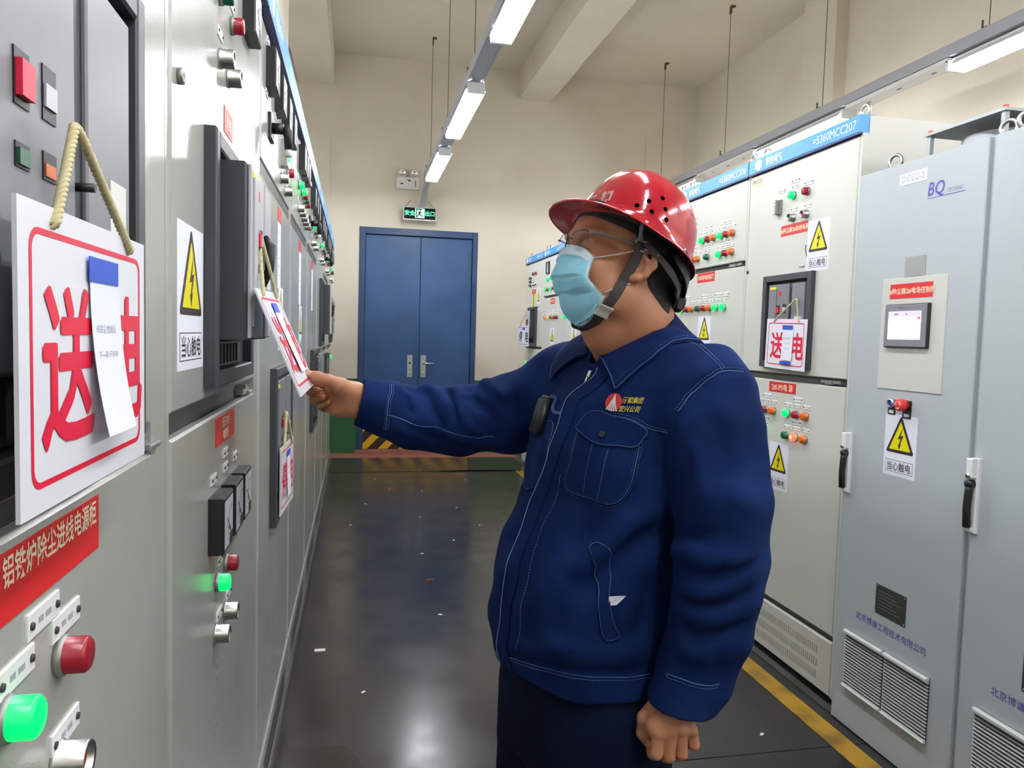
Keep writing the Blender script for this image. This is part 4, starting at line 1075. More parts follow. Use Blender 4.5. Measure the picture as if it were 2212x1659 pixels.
# ---- jacket
def build_jacket():
    g = Grid((-.03, .99, .70), (.76, 1.83, 1.52), .0033)
    torso(g, 0, 0)
    g.chain([V3(.528, 1.374, 1.395), SHL + V3(.0, .012, -.004)], [.075, .082], .04)
    g.chain([SHL + V3(.0, .012, -.004), SHL + V3(.002, -.022, -.065), V3(.588, 1.112, 1.20)], [.082, .080, .077], .022)
    g.chain([V3(.588, 1.112, 1.20), ELL, V3(.570, 1.096, .99), V3(.549, 1.108, .905), V3(.531, 1.112, .855)],
            [.077, .075, .068, .059, .054], .006)
    g.chain([V3(.515, 1.38, 1.385), SHR + V3(.01, .0, .005), V3(.335, 1.618, 1.278), ELR, V3(.136, 1.682, 1.262), V3(.064, 1.682, 1.284), V3(.008, 1.680, 1.297)],
            [.075, .084, .079, .071, .064, .053, .050], .035)
    # belly fullness
    g.ell(V3(.437, 1.345, .96) + FT * .05, (FT, LT, UZ), (.120, .165, .19), .05)
    folds(g)
    # cuffs, slightly proud bands
    for P0, P1, r in ((V3(.549, 1.108, .905), V3(.531, 1.112, .853), .0565), (V3(.052, 1.682, 1.2855), V3(.006, 1.680, 1.2975), .0520)):
        g.cone(P0, P1, r, r - .002, .004)
    # cut the ends square and hollow them out
    def slab(c, n, r):
        r = r
        sl, P = g.sub(V3(*c) - r, V3(*c) + r)
        n = unit(n); e = -((P[0] - c[0]) * n[0] + (P[1] - c[1]) * n[1] + (P[2] - c[2]) * n[2])
        rr = np.sqrt((P[0] - c[0]) ** 2 + (P[1] - c[1]) ** 2 + (P[2] - c[2]) ** 2) - (r - .01)
        g.join(sl, np.maximum(e, rr).astype(np.float32), 0, -1)
    nL = unit(V3(-.09, .07, -.99)); cL = V3(.5300, 1.1122, .8560)
    slab(cL, nL, .073); g.cone(cL - nL * .045, cL + nL * .03, .044, .0475, .003, -1)
    nR = unit(V3(.006, 1.680, 1.2975) - V3(.064, 1.682, 1.284)); cR = V3(.0085, 1.680, 1.2965)
    slab(cR, nR, .09); g.cone(cR - nR * .06, cR + nR * .03, .0435, .046, .003, -1)
    # hem: rises towards the front
    sl, (X, Y, Z) = g.sub((.1, 1.0, .69), (.85, 1.75, .93))
    u = (X - .437) * FT[0] + (Y - 1.345) * FT[1]; v = (X - .437) * LT[0] + (Y - 1.345) * LT[1]
    zc = .842 + .004 * np.sin(v * 30)
    n = ((np.abs(u / .16) ** 2.3 + np.abs(v / .2) ** 2.3) ** (1 / 2.3) - 1) * .16
    arm = (v > .155) & (u < .17)
    e = np.where(arm & (n > .012), 1.0, Z - zc)
    g.join(sl, e.astype(np.float32), 0, -1)
    sl, (X, Y, Z) = g.sub((.1, 1.0, .69), (.85, 1.75, .90))
    n = ((np.abs(u / .143) ** 2.3 + np.abs(v / .180) ** 2.3) ** (1 / 2.3) - 1) * .143
    e = np.maximum(n, Z - .875)
    g.join(sl, e.astype(np.float32), 0, -1)
    # neck opening
    g.cone(V3(.522, 1.372, 1.40), V3(.535, 1.380, 1.56), .060, .078, .008, -1)
    g.cone(V3(.500, 1.365, 1.40) + FT * .055, V3(.500, 1.365, 1.48) + FT * .07, .012, .040, .006, -1)
    V, F = g.mesh(); V = relax(V, F, 2, .5)
    # keep the largest shells only
    return V, F

def folds(g):
    S = g.stroke
    rng = np.random.RandomState(3)
    sl, (X, Y, Z) = g.sub((-9, -9, -9), (9, 9, 9))
    for _ in range(7):
        k = rng.normal(size=3); k = k / np.linalg.norm(k) * rng.uniform(50, 105); ph = rng.uniform(0, 6.28)
        g.d += (.0010 * np.sin(X * k[0] + Y * k[1] + Z * k[2] + ph)).astype(np.float32)
    for pts, r, a in SLEEVE_R: S([V3(*p) for p in pts], r, a)
    for pts, r, a in SLEEVE_L: S([V3(*p) for p in pts], r, a)
    for pts, r, a in BODY_F: S([V3(*p) for p in pts], r, a)
SLEEVE_R = [
 ([(.128,1.65,1.335),(.159,1.662,1.337),(.178,1.633,1.322),(.192,1.602,1.298),(.196,1.60,1.25)], .011, .010), ([(.21,1.66,1.33),(.227,1.603,1.320),(.250,1.602,1.328)], .011, .009),
 ([(.213,1.599,1.306),(.222,1.583,1.281),(.24,1.575,1.255),(.267,1.568,1.237),(.30,1.57,1.215)], .011, .010), ([(.085,1.66,1.335),(.094,1.644,1.329),(.118,1.629,1.311),(.131,1.615,1.285)], .010, .007),
 ([(.27,1.64,1.355),(.283,1.599,1.348),(.302,1.549,1.328),(.325,1.538,1.315)], .013, .011), ([(.171,1.599,1.250),(.202,1.589,1.235),(.255,1.58,1.218),(.304,1.55,1.222)], .012, .008),
 ([(.145,1.65,1.33),(.152,1.638,1.318),(.162,1.607,1.286),(.181,1.595,1.258),(.19,1.60,1.22)], .010, -.010), ([(.20,1.65,1.33),(.199,1.622,1.318),(.209,1.593,1.293),(.216,1.583,1.262)], .009, -.010),
 ([(.24,1.62,1.335),(.240,1.599,1.32),(.253,1.576,1.304),(.281,1.551,1.290),(.30,1.55,1.26)], .011, -.011), ([(.335,1.60,1.36),(.325,1.57,1.34),(.340,1.53,1.31),(.35,1.52,1.27)], .013, -.009),
 ([(.097,1.617,1.26),(.15,1.608,1.232),(.217,1.597,1.205)], .012, -.006), ([(.355,1.62,1.365),(.35,1.56,1.35),(.36,1.52,1.32)], .012, .006), ([(.11,1.66,1.33),(.112,1.63,1.31),(.118,1.62,1.27)], .009, -.006)]
SLEEVE_L = [
 ([(.505,1.13,1.118),(.510,1.10,1.116),(.519,1.057,1.120),(.557,1.027,1.123),(.60,1.03,1.12)], .014, .010), ([(.506,1.092,1.058),(.523,1.049,1.062),(.551,1.029,1.074),(.60,1.03,1.10)], .012, .007),
 ([(.510,1.069,1.022),(.541,1.034,1.026),(.593,1.027,1.040),(.63,1.05,1.06)], .012, .011), ([(.501,1.082,.972),(.523,1.049,.964),(.545,1.035,.964)], .011, .007),
 ([(.512,1.12,1.085),(.512,1.069,1.090),(.539,1.035,1.090),(.578,1.02,1.106),(.62,1.04,1.125)], .011, -.009), ([(.506,1.09,1.046),(.516,1.058,1.040),(.572,1.025,1.058),(.60,1.03,1.085)], .010, -.008),
 ([(.504,1.076,1.0),(.524,1.045,.994),(.574,1.027,1.012),(.60,1.03,1.035)], .011, -.008), ([(.51,1.116,1.14),(.532,1.045,1.146),(.573,1.029,1.160)], .014, -.006),
 ([(.565,1.04,1.23),(.60,1.035,1.20),(.63,1.06,1.18)], .02, .005), ([(.52,1.09,1.30),(.525,1.075,1.25),(.53,1.06,1.20)], .014, .006), ([(.55,1.09,1.345),(.56,1.06,1.29),(.56,1.05,1.23)], .018, -.005)]
BODY_F = [
 ([(.505,1.155,1.185),(.449,1.159,1.140),(.399,1.174,1.098),(.355,1.19,1.045)], .020, .011), ([(.50,1.155,1.145),(.445,1.155,1.095),(.40,1.165,1.05),(.37,1.18,1.00)], .018, -.010),
 ([(.48,1.153,1.09),(.450,1.153,1.035),(.445,1.147,.965)], .018, .008), ([(.383,1.205,1.137),(.338,1.212,1.064),(.312,1.22,.983),(.31,1.24,.94)], .022, .008), ([(.42,1.17,1.17),(.37,1.20,1.10),(.345,1.20,1.03)], .016, -.007),
 ([(.310,1.195,.935),(.36,1.17,.928),(.429,1.147,.925),(.47,1.15,.93)], .016, .009), ([(.272,1.30,.872),(.288,1.268,.880),(.316,1.214,.893),(.357,1.175,.897),(.412,1.151,.899),(.474,1.154,.897)], .009, -.005),
 ([(.304,1.227,.985),(.296,1.245,.915)], .014, -.006), ([(.499,1.159,1.262),(.470,1.160,1.21),(.438,1.168,1.158)], .018, -.010), ([(.50,1.17,1.30),(.48,1.175,1.25),(.465,1.17,1.20)], .016, .006),
 ([(.35,1.40,1.30),(.35,1.36,1.24),(.335,1.36,1.17)], .016, -.007), ([(.41,1.28,1.36),(.45,1.23,1.37),(.50,1.17,1.37)], .03, .004), ([(.38,1.50,1.31),(.40,1.47,1.36),(.43,1.44,1.40)], .014, .008), ([(.37,1.47,1.27),(.385,1.44,1.33),(.41,1.41,1.38)], .012, -.007),
 ([(.615,1.114,1.402),(.583,1.111,1.406),(.559,1.109,1.395),(.538,1.113,1.377),(.524,1.119,1.362),(.508,1.130,1.33),(.503,1.14,1.27)], .007, -.005)]
# ---- head frame
def frame(yaw, pitch, roll=0):
    f = V3(math.cos(yaw) * math.cos(pitch), math.sin(yaw) * math.cos(pitch), math.sin(pitch))
    l = unit(np.cross(UZ, f)); u = np.cross(f, l)
    return f, l * math.cos(roll) + u * math.sin(roll), np.cross(f, l * math.cos(roll) + u * math.sin(roll))
OH = V3(.477, 1.335, 1.578)
fh, lh, uh = frame(math.radians(190), math.radians(14))
def H(f, l, u, s=1.04): return OH + (fh * f + lh * l + uh * u) * s
AX = (fh, lh, uh)
def build_head():
    g = Grid((.27, 1.15, 1.30), (.72, 1.55, 1.80), .003)
    e = lambda f, l, u, r, k=.012, op=1: g.ell(H(f, l, u), AX, [q * 1.04 for q in r], k, op)
    e(-.010, 0, .055, (.100, .077, .082), 0)          # cranium
    e(.035, 0, .040, (.066, .066, .068), .02)         # forehead
    e(.045, 0, -.030, (.052, .058, .070), .03)        # mid face
    e(.030, 0, -.065, (.055, .057, .045), .03)        # jaw
    e(.056, 0, -.080, (.022, .026, .020), .025)       # chin
    for s in (-1, 1):
        e(.060, s * .036, -.022, (.034, .028, .030), .02)   # cheeks
        e(.020, s * .056, -.052, (.036, .020, .036), .02)   # jaw muscle
        e(.082, s * .032, .036, (.020, .028, .009), .014)   # brow
        e(.094, s * .031, .014, (.014, .020, .013), .008, -1)  # eye socket
        e(.082, s * .031, .013, (.0155, .0165, .0145), .003)   # lids over the eye
        e(.066, s * .058, .012, (.022, .012, .012), .012, -1)  # temple hollow
    e(.086, 0, .022, (.016, .012, .020), .012)
    g.cone(H(.093, 0, .022), H(.101, 0, -.018), .0085 * 1.04, .013, .010)      # nose
    for s in (-1, 1): g.ell(H(.090, s * .014, -.021), AX, (.012, .010, .009), .008)
    e(.086, 0, -.045, (.012, .024, .008), .008); e(.083, 0, -.054, (.013, .022, .007), .006)   # lips
    # ears
    for s in (-1, 1):
        c = lambda f, u, o=0: H(f * .88 + .012, s * (.074 + o), u * .88 + .003)
        g.chain([c(.006, .004, 0), c(.000, .026, .006), c(-.016, .032, .012), c(-.030, .024, .014), c(-.032, .004, .012), c(-.022, -.016, .008), c(-.008, -.028, .004)], [.0045, .005, .0055, .006, .0055, .0055, .007], .006)
        g.chain([c(-.004, -.026, .003), c(.002, -.030, .002)], [.0095, .007], .006)
        g.cone(c(-.012, .014, .001), c(-.012, -.014, -.001), .013, .010, .006, squash=(lh, .45))
        g.cone(c(.004, .000, .002), c(.004, -.008, .002), .0045, .0045, .004)
        g.chain([c(-.008, .018, .006), c(-.019, .010, .008), c(-.016, -.010, .006)], [.0042, .0045, .0045], .004)
        g.cone(c(-.009, .0, .010), c(-.010, -.006, .006), .006, .004, .003, -1)
    # neck
    nb = V3(.530, 1.374, 1.40)
    g.chain([H(-.022, 0, -.020), H(-.040, 0, -.075), nb + V3(0, 0, .01), nb + V3(.004, .003, -.06)], [.062, .064, .070, .080], .03)
    g.chain([H(.030, 0, -.080), H(-.005, 0, -.112), nb - fh * .01 + V3(-.028, -.006, .02)], [.026, .034, .045], .03)
    g.chain([H(-.065, 0, -.01), nb + V3(.035, .012, .04)], [.044, .05], .03)
    V, F = g.mesh(); return relax(V, F, 1, .4), F
def hand_grid(lo, hi, h=.0018): return Grid(lo, hi, h)
def build_hand_r():
    g = Grid((-.135, 1.60, 1.235), (.09, 1.75, 1.405), .0019)
    k = .008
    g.chain([V3(.09, 1.683, 1.283), V3(.020, 1.681, 1.297), V3(-.005, 1.678, 1.303)], [.036, .029, .030], .01, squash=((0, 1, 0), .82))
    # palm: from the wrist to the knuckles
    g.chain([V3(.0, 1.680, 1.308), V3(-.040, 1.692, 1.316)], [.030, .026], .014, squash=((0, 1, 0), .75))
    g.chain([V3(.0, 1.682, 1.292), V3(-.045, 1.700, 1.292)], [.028, .022], .014, squash=((0, 1, 0), .75))
    g.chain([V3(-.002, 1.672, 1.318), V3(-.035, 1.660, 1.332)], [.022, .019], .014)       # thenar
    g.chain([V3(.004, 1.676, 1.284), V3(-.040, 1.690, 1.277)], [.020, .015], .012)         # little-finger side
    # thumb, on the camera side of the board edge
    g.chain([V3(-.030, 1.658, 1.335), V3(-.058, 1.650, 1.346), V3(-.080, 1.656, 1.352), V3(-.1015, 1.664, 1.3585)], [.0165, .0125, .0118, .0088], .006)
    g.ell(V3(-.0975, 1.6575, 1.3600), (unit(V3(-.95, .2, .25)), unit(V3(.15, .1, .95)), unit(V3(0, -1, 0))), (.0075, .0062, .0025), .001)
    # four fingers curled behind the board, tips coming back towards the palm
    def fin(a, b, c, d, r): g.chain([V3(*a), V3(*b), V3(*c), V3(*d)], [r * 1.12, r * 1.06, r, r * .82], .0035)
    fin((-.045, 1.712, 1.325), (-.083, 1.722, 1.335), (-.100, 1.700, 1.342), (-.090, 1.682, 1.343), .0088)
    fin((-.045, 1.716, 1.306), (-.086, 1.726, 1.312), (-.098, 1.702, 1.318), (-.080, 1.676, 1.322), .0090)
    fin((-.044, 1.712, 1.290), (-.080, 1.722, 1.293), (-.090, 1.698, 1.300), (-.068, 1.674, 1.307), .0086)
    fin((-.040, 1.704, 1.278), (-.068, 1.712, 1.279), (-.075, 1.692, 1.286), (-.056, 1.674, 1.296), .0076)
    V, F = g.mesh(); return relax(V, F, 1, .4), F
def build_hand_l():
    g = Grid((.43, 1.04, .74), (.60, 1.20, .935), .0019)
    g.chain([V3(.551, 1.108, .935), V3(.533, 1.112, .868), V3(.529, 1.114, .852)], [.036, .030, .029], .01, squash=((0, 1, 0), .78))
    g.chain([V3(.528, 1.117, .85), V3(.500, 1.102, .822)], [.026, .021], .014, squash=((0, 1, 0), .72))
    g.chain([V3(.533, 1.117, .85), V3(.532, 1.104, .818)], [.026, .019], .014, squash=((0, 1, 0), .72))
    g.chain([V3(.520, 1.117, .85), V3(.486, 1.106, .825)], [.022, .018], .012)
    for x in (.487, .507, .527, .544): g.ell(V3(x, 1.094, .818 + (.003 if .5 < x < .53 else 0)), np.eye(3), (.0095, .010, .009), .007)
    def fin(x0, x1, x2, z1, z2, r):
        g.chain([V3(x0, 1.097, .818), V3(x1, 1.094, z1), V3(x2, 1.112, z2), V3(x2 + .002, 1.130, z2 + .012)], [r * 1.1, r * 1.05, r, r * .85], .0022)
    fin(.487, .484, .486, .786, .776, .0098); fin(.508, .506, .508, .779, .769, .0098)
    fin(.528, .528, .529, .781, .772, .0092); fin(.546, .549, .549, .795, .787, .0082)
    g.chain([V3(.497, 1.125, .852), V3(.478, 1.130, .826), V3(.478, 1.134, .800), V3(.486, 1.136, .785)], [.016, .013, .0118, .010], .006)   # thumb
    V, F = g.mesh(); return relax(V, F, 1, .4), F
def build_person():
    parts = [build_head(), build_hand_r(), build_hand_l()]
    # arms, trunk and legs under the clothes
    g = Grid((0.02, 1.02, .05), (.74, 1.80, 1.42), .010)
    torso(g, -.035, .0, z0=.74, z1=1.42)
    g.chain([SHL, ELL, V3(.551, 1.108, .925)], [.048, .042, .033], .03); g.chain([SHR, ELR, V3(.075, 1.682, 1.285)], [.048, .042, .033], .03)
    for P in LEGS: g.chain(P, [.085, .060, .045], .03)
    parts.append(g.mesh())
    V = np.concatenate([p[0] for p in parts]); o = np.cumsum([0] + [len(p[0]) for p in parts[:-1]])
    F = np.concatenate([p[1] + k for p, k in zip(parts, o)])
    return V, F
HIP = V3(.437, 1.345, .78)
LEGS = [[HIP + LT * .085 + V3(0, 0, -.0), HIP + LT * .095 + FT * .015 + V3(0, 0, -.36), HIP + LT * .10 + V3(0, 0, -.70)],
        [HIP - LT * .085 + V3(0, 0, -.0), HIP - LT * .10 + FT * .02 + V3(0, 0, -.36), HIP - LT * .11 + V3(0, 0, -.70)]]
def build_trousers():
    g = Grid((.14, 1.0, .0), (.74, 1.70, .92), .006)
    sl, (X, Y, Z) = g.sub((.1, 1.0, .60), (.85, 1.75, .90))
    u = (X - .441) * FT[0] + (Y - 1.345) * FT[1]; v = (X - .441) * LT[0] + (Y - 1.345) * LT[1]
    n = ((np.abs(u / .134) ** 2.3 + np.abs(v / .170) ** 2.3) ** (1 / 2.3) - 1) * .134
    g.join(sl, np.maximum(n, np.maximum(.66 - Z, Z - .870)).astype(np.float32), 0)
    for P in LEGS:
        g.chain([P[0] + V3(0, 0, -.02), P[1], P[2] + V3(0, 0, .02)], [.118, .098, .082], .03)
        for k in range(5): g.stroke([P[2] + V3(-.09, 0, .08 + k * .03), P[2] + V3(.09, 0, .07 + k * .03)], .012, .004 * (-1) ** k)
    V, F = g.mesh(); return relax(V, F, 1, .5), F
pv, pf = build_person()
person = place('person', np_mesh('person', pv, pf, ['skin']))
tag(person, 'person in navy work jacket, red hard hat and blue mask holding out a tag', 'person')
jv, jf = build_jacket()
jacket = place('jacket', np_mesh('jacket', jv, jf, ['denim']), person)
tv, tf = build_trousers()
place('trousers', np_mesh('trousers', tv, tf, ['trouser']), person)
from mathutils.bvhtree import BVHTree
def bvh(V, F): return BVHTree.FromPolygons([Vector(v) for v in V], [tuple(int(i) for i in f) for f in F])
JB = bvh(jv, jf); PB = bvh(pv, pf)
def snap(B, p, off=0.0):
    loc, n, i, d = B.find_nearest(Vector(p))
    return loc + n * off, n
def resample(pts, step, closed=False):
    P = [Vector(p) for p in pts]
    if closed: P = P + [P[0]]
    # catmull-rom then even steps
    Q = []
    for i in range(len(P) - 1):
        if closed: a, b, c, d = P[(i - 1) % (len(P) - 1)], P[i], P[i + 1], P[(i + 2) % (len(P) - 1)]
        else: a, b, c, d = P[max(0, i - 1)], P[i], P[i + 1], P[min(len(P) - 1, i + 2)]
        for k in range(12):
            t = k / 12; Q.append(.5 * ((2 * b) + (c - a) * t + (2 * a - 5 * b + 4 * c - d) * t * t + (3 * b - a - 3 * c + d) * t ** 3))
    Q.append(P[-1]); out = [Q[0]]; acc = 0
    for i in range(1, len(Q)):
        seg = (Q[i] - Q[i - 1]).length; 
        while seg > 0 and acc + seg >= step:
            t = (step - acc) / seg; q = Q[i - 1].lerp(Q[i], t); out.append(q); Q[i - 1] = q; seg = (Q[i] - q).length; acc = 0
        acc += seg
    if not closed: out.append(Q[-1])
    return out
def seam(b, pts, r=.0011, off=.0006, B=None, mi=0, step=.006, closed=False):
    P = [snap(B or JB, p, off)[0] for p in resample(pts, step, closed)]
    if len(P) > 2: b.tube(P, r, 5, mi, closed=closed)
def dashes(b, pts, B=None, mi=0, ln=.0026, gap=.0016, r=.00045, off=.0009):
    P = resample(pts, .001); i = 0; L = int(ln / .001 + .5); G = int(gap / .001 + .5)
    while i + L < len(P):
        b.tube([snap(B or JB, P[i], off)[0], snap(B or JB, P[i + L], off)[0]], r, 4, mi); i += L + G
def offset_line(pts, dist, B=None):
    """the same line moved sideways over the surface"""
    P = resample(pts, .008); out = []
    for i, p in enumerate(P):
        q, n = snap(B or JB, p); t = (P[min(i + 1, len(P) - 1)] - P[max(i - 1, 0)]).normalized()
        out.append(q + n.cross(t).normalized() * dist)
    return out
from mathutils.geometry import delaunay_2d_cdt
def patch(b, loop, off=.002, B=None, mi=0, grid=.006, depth=.0015, sm=True, round_=True):
    B = B or JB
    L = resample(loop, .005, True) if round_ else [Vector(p) for p in loop]
    c = sum(L, Vector()) / len(L); n = Vector()
    for p in L: n += snap(B, p)[1]
    n.normalize(); ax = n.orthogonal().normalized(); ay = n.cross(ax)
    P2 = [Vector(((p - c).dot(ax), (p - c).dot(ay))) for p in L]
    xs = [p.x for p in P2]; ys = [p.y for p in P2]; pts = list(P2); N = len(P2)
    def inside(x, y):
        r = False
        for i in range(N):
            a, q = P2[i], P2[i - 1]
            if (a.y > y) != (q.y > y) and x < (q.x - a.x) * (y - a.y) / (q.y - a.y) + a.x: r = not r
        return r
    x = min(xs)
    while x < max(xs):
        y = min(ys)
        while y < max(ys):
            if inside(x, y) and min((Vector((x, y)) - q).length for q in P2) > grid * .45: pts.append(Vector((x, y)))
            y += grid
        x += grid
    vo, eo, fo, *_ = delaunay_2d_cdt(pts, [(i, (i + 1) % N) for i in range(N)], [], 1, 1e-6)
    V = []
    for v in vo:
        o = c + ax * v.x + ay * v.y; h = B.ray_cast(o + n * .08, -n)
        if h[0] is None or (h[0] - o).length > .07: q, nn = snap(B, o)
        else: q, nn = h[0], h[1]
        V.append(q + nn * off)
    k = len(b.v); flip = False
    if fo:
        f = fo[0]; nn = (V[f[1]] - V[f[0]]).cross(V[f[2]] - V[f[0]]); flip = nn.dot(n) < 0
    b.add(V, [tuple(reversed(f)) if flip else f for f in fo], mi, sm)
    # skirt
    cnt = {}
    for f in fo:
        for i in range(len(f)): e = (f[i], f[(i + 1) % len(f)]); cnt[tuple(sorted(e))] = cnt.get(tuple(sorted(e)), 0) + 1
    for (i, j), q in cnt.items():
        if q == 1: b.add([V[i], V[j], V[j] - n * (off + depth), V[i] - n * (off + depth)], [(0, 1, 2, 3)], mi)
def ribbon(b, pts, width, th, off, B=None, mi=0, wdir=None, step=.006):
    P = resample(pts, step); prev = None; V = []; F = []
    for i, p in enumerate(P):
        if B: q, n = snap(B, p, off)
        else: q, n = p, None
        t = (P[min(i + 1, len(P) - 1)] - P[max(i - 1, 0)]).normalized()
        if wdir is not None: w = (Vector(wdir) - t * t.dot(Vector(wdir))).normalized(); n = t.cross(w)
        else: w = n.cross(t).normalized()
        if prev is not None and w.dot(prev) < 0: w = -w; 
        prev = w; n = n if n is not None else t.cross(w)
        a = width[i * (len(width) - 1) // max(1, len(P) - 1)] if isinstance(width, (list, tuple)) else width
        V += [q - w * a / 2, q + w * a / 2, q + w * a / 2 + n * th, q - w * a / 2 + n * th]
    for i in range(len(P) - 1):
        k = i * 4
        for j in range(4): F.append((k + j, k + (j + 1) % 4, k + 4 + (j + 1) % 4, k + 4 + j))
    F += [(3, 2, 1, 0), tuple(len(V) - 4 + j for j in range(4))]
    b.add(V, F, mi)

# ---- jacket details, all lying on the cloth
K = dict(
 yoke=[(.577,1.296,1.463),(.575,1.24,1.455),(.574,1.218,1.447),(.566,1.161,1.44),(.569,1.131,1.426),(.579,1.112,1.407)],
 armhole=[(.615,1.114,1.402),(.583,1.111,1.406),(.559,1.109,1.395),(.538,1.113,1.377),(.524,1.119,1.362),(.51,1.128,1.336)],
 placket1=[(.437,1.313,1.397),(.427,1.312,1.381),(.405,1.329,1.36),(.393,1.335,1.346),(.379,1.333,1.315),(.368,1.327,1.282),(.352,1.328,1.239),(.337,1.329,1.183),(.321,1.331,1.147),(.305,1.317,1.111),(.291,1.311,1.077),(.278,1.304,1.032),(.27,1.307,.991),(.267,1.309,.934),(.27,1.316,.887),(.273,1.325,.848)],
 placket2=[(.36,1.279,1.207),(.346,1.274,1.159),(.326,1.267,1.116),(.308,1.257,1.066),(.295,1.249,1.005),(.287,1.253,.934),(.284,1.262,.90)],
 flap=[(.407,1.265,1.319),(.42,1.245,1.324),(.432,1.224,1.319),(.459,1.193,1.312),(.48,1.175,1.301),(.472,1.174,1.284),(.46,1.177,1.272),(.441,1.19,1.271),(.411,1.221,1.27),(.391,1.269,1.287),(.391,1.274,1.292),(.403,1.268,1.314)],
 pocket=[(.39,1.268,1.300),(.376,1.262,1.239),(.365,1.262,1.2),(.368,1.247,1.184),(.394,1.206,1.179),(.424,1.178,1.175),(.447,1.169,1.199),(.458,1.169,1.238),(.468,1.174,1.287)],
 pleat1=[(.424,1.202,1.262),(.414,1.198,1.22),(.404,1.196,1.178)], pleat2=[(.405,1.229,1.267),(.387,1.219,1.188)],
 chestseam=[(.435,1.22,1.32),(.459,1.193,1.315),(.482,1.175,1.304),(.501,1.144,1.298)],
 rpocket=[(.358,1.46,1.275),(.355,1.399,1.287),(.366,1.347,1.29),(.35,1.333,1.239),(.338,1.324,1.184),(.326,1.354,1.167),(.321,1.39,1.164),(.335,1.45,1.20)],
 rtab=[(.373,1.4,1.334),(.377,1.372,1.334),(.372,1.368,1.319),(.371,1.355,1.31),(.378,1.332,1.31)],
 hemtop=[(.300,1.42,.868),(.276,1.36,.865),(.272,1.314,.868),(.288,1.268,.876),(.316,1.214,.886),(.357,1.175,.889),(.412,1.151,.890),(.474,1.154,.888),(.50,1.18,.888)],
 welt=[(.394,1.181,1.098),(.417,1.169,1.106),(.417,1.16,1.062),(.417,1.153,1.021),(.424,1.149,.984),(.433,1.147,.961),(.409,1.15,.956),(.4,1.155,.996),(.396,1.166,1.054)],
 cuffL=[(.495,1.093,.920),(.506,1.067,.922),(.529,1.049,.918),(.548,1.043,.915),(.566,1.043,.915)],
 cuffR=[(.079,1.66,1.332),(.077,1.635,1.322),(.071,1.624,1.306),(.068,1.619,1.282),(.067,1.623,1.259),(.067,1.64,1.245)],
 slvR=[(.068,1.62,1.276),(.096,1.616,1.268),(.133,1.609,1.253),(.17,1.6,1.252),(.202,1.589,1.242),(.237,1.582,1.235),(.29,1.56,1.24)])
# stitched seams
b = MB()
for nm, r in (('yoke', .0010), ('armhole', .0010), ('chestseam', .0008), ('slvR', .0009), ('hemtop', .0009), ('cuffL', .0009), ('cuffR', .0010)): b = MB(); seam(b, K[nm], r, .0004); b.build('seam', 'denim_worn', jacket)
for nm, d in (('yoke', .006), ('armhole', -.006), ('chestseam', .005), ('hemtop', -.005), ('cuffL', -.005), ('cuffR', .005), ('cuffR', -.004), ('placket1', -.004), ('placket2', .002), ('slvR', .0)): b = MB(); dashes(b, offset_line(K[nm], d)); b.build('stitching', 'stitch', jacket)
# front placket
b = MB(); pl = K['placket1']; p2 = offset_line(pl, -.034)
flipd = (p2[3] - Vector(pl[2])).dot(Vector(LT)) < 0
p2 = offset_line(pl, .034) if flipd else p2
L1 = [snap(JB, p, .0045)[0] for p in resample(pl, .012)]; 
L2 = [snap(JB, p, .0015)[0] for p in resample(p2, .012)]; n = min(len(L1), len(L2))
L1 = [L1[int(i * (len(L1) - 1) / (n - 1))] for i in range(n)]; L2 = [L2[int(i * (len(L2) - 1) / (n - 1))] for i in range(n)]
V = []; F = []
for i in range(n):
    q = [L1[i].lerp(L2[i], k / 4) for k in range(5)]
    q = [snap(JB, p, .0042 - .0006 * k)[0] for k, p in enumerate(q)]
    V += [L1[i] - (L1[i] - snap(JB, L1[i])[0]) * 1.2] + q
for i in range(n - 1):
    for k in range(5): F.append((i * 6 + k, i * 6 + k + 1, i * 6 + 7 + k, i * 6 + 6 + k))
b.add(V, F, 0, True); b.build('front_placket', 'denim', jacket)
b = MB(); b.tube([p + Vector((0, 0, 0)) for p in L1], .0008, 5); b.build('placket_edge', 'stitch', jacket)
# left chest pocket
b = MB(); patch(b, K['pocket'], .0028); o = b.build('chest_pocket', 'denim', jacket)
b = MB(); seam(b, K['pocket'], .0007, .0028); dashes(b, offset_line(K['pocket'], .004), off=.0034); dashes(b, offset_line(K['pocket'], -.004), off=.0034)
seam(b, K['pleat1'], .0007, .0030); seam(b, K['pleat2'], .0006, .0030); b.build('pocket_edge', 'denim_worn', o)
b = MB(); patch(b, K['flap'], .0065); f = b.build('pocket_flap', 'denim', jacket)
b = MB(); seam(b, K['flap'], .0009, .0062, closed=True); b.build('flap_edge', 'denim_worn', f)
q, nn = snap(JB, (.421, 1.218, 1.285), .0065); q2 = snap(JB, (.421, 1.218, 1.285), .0100)[0]
b = MB(); b.tube([q, q2], .0058, 14); b.build('snap_button', 'black', f)
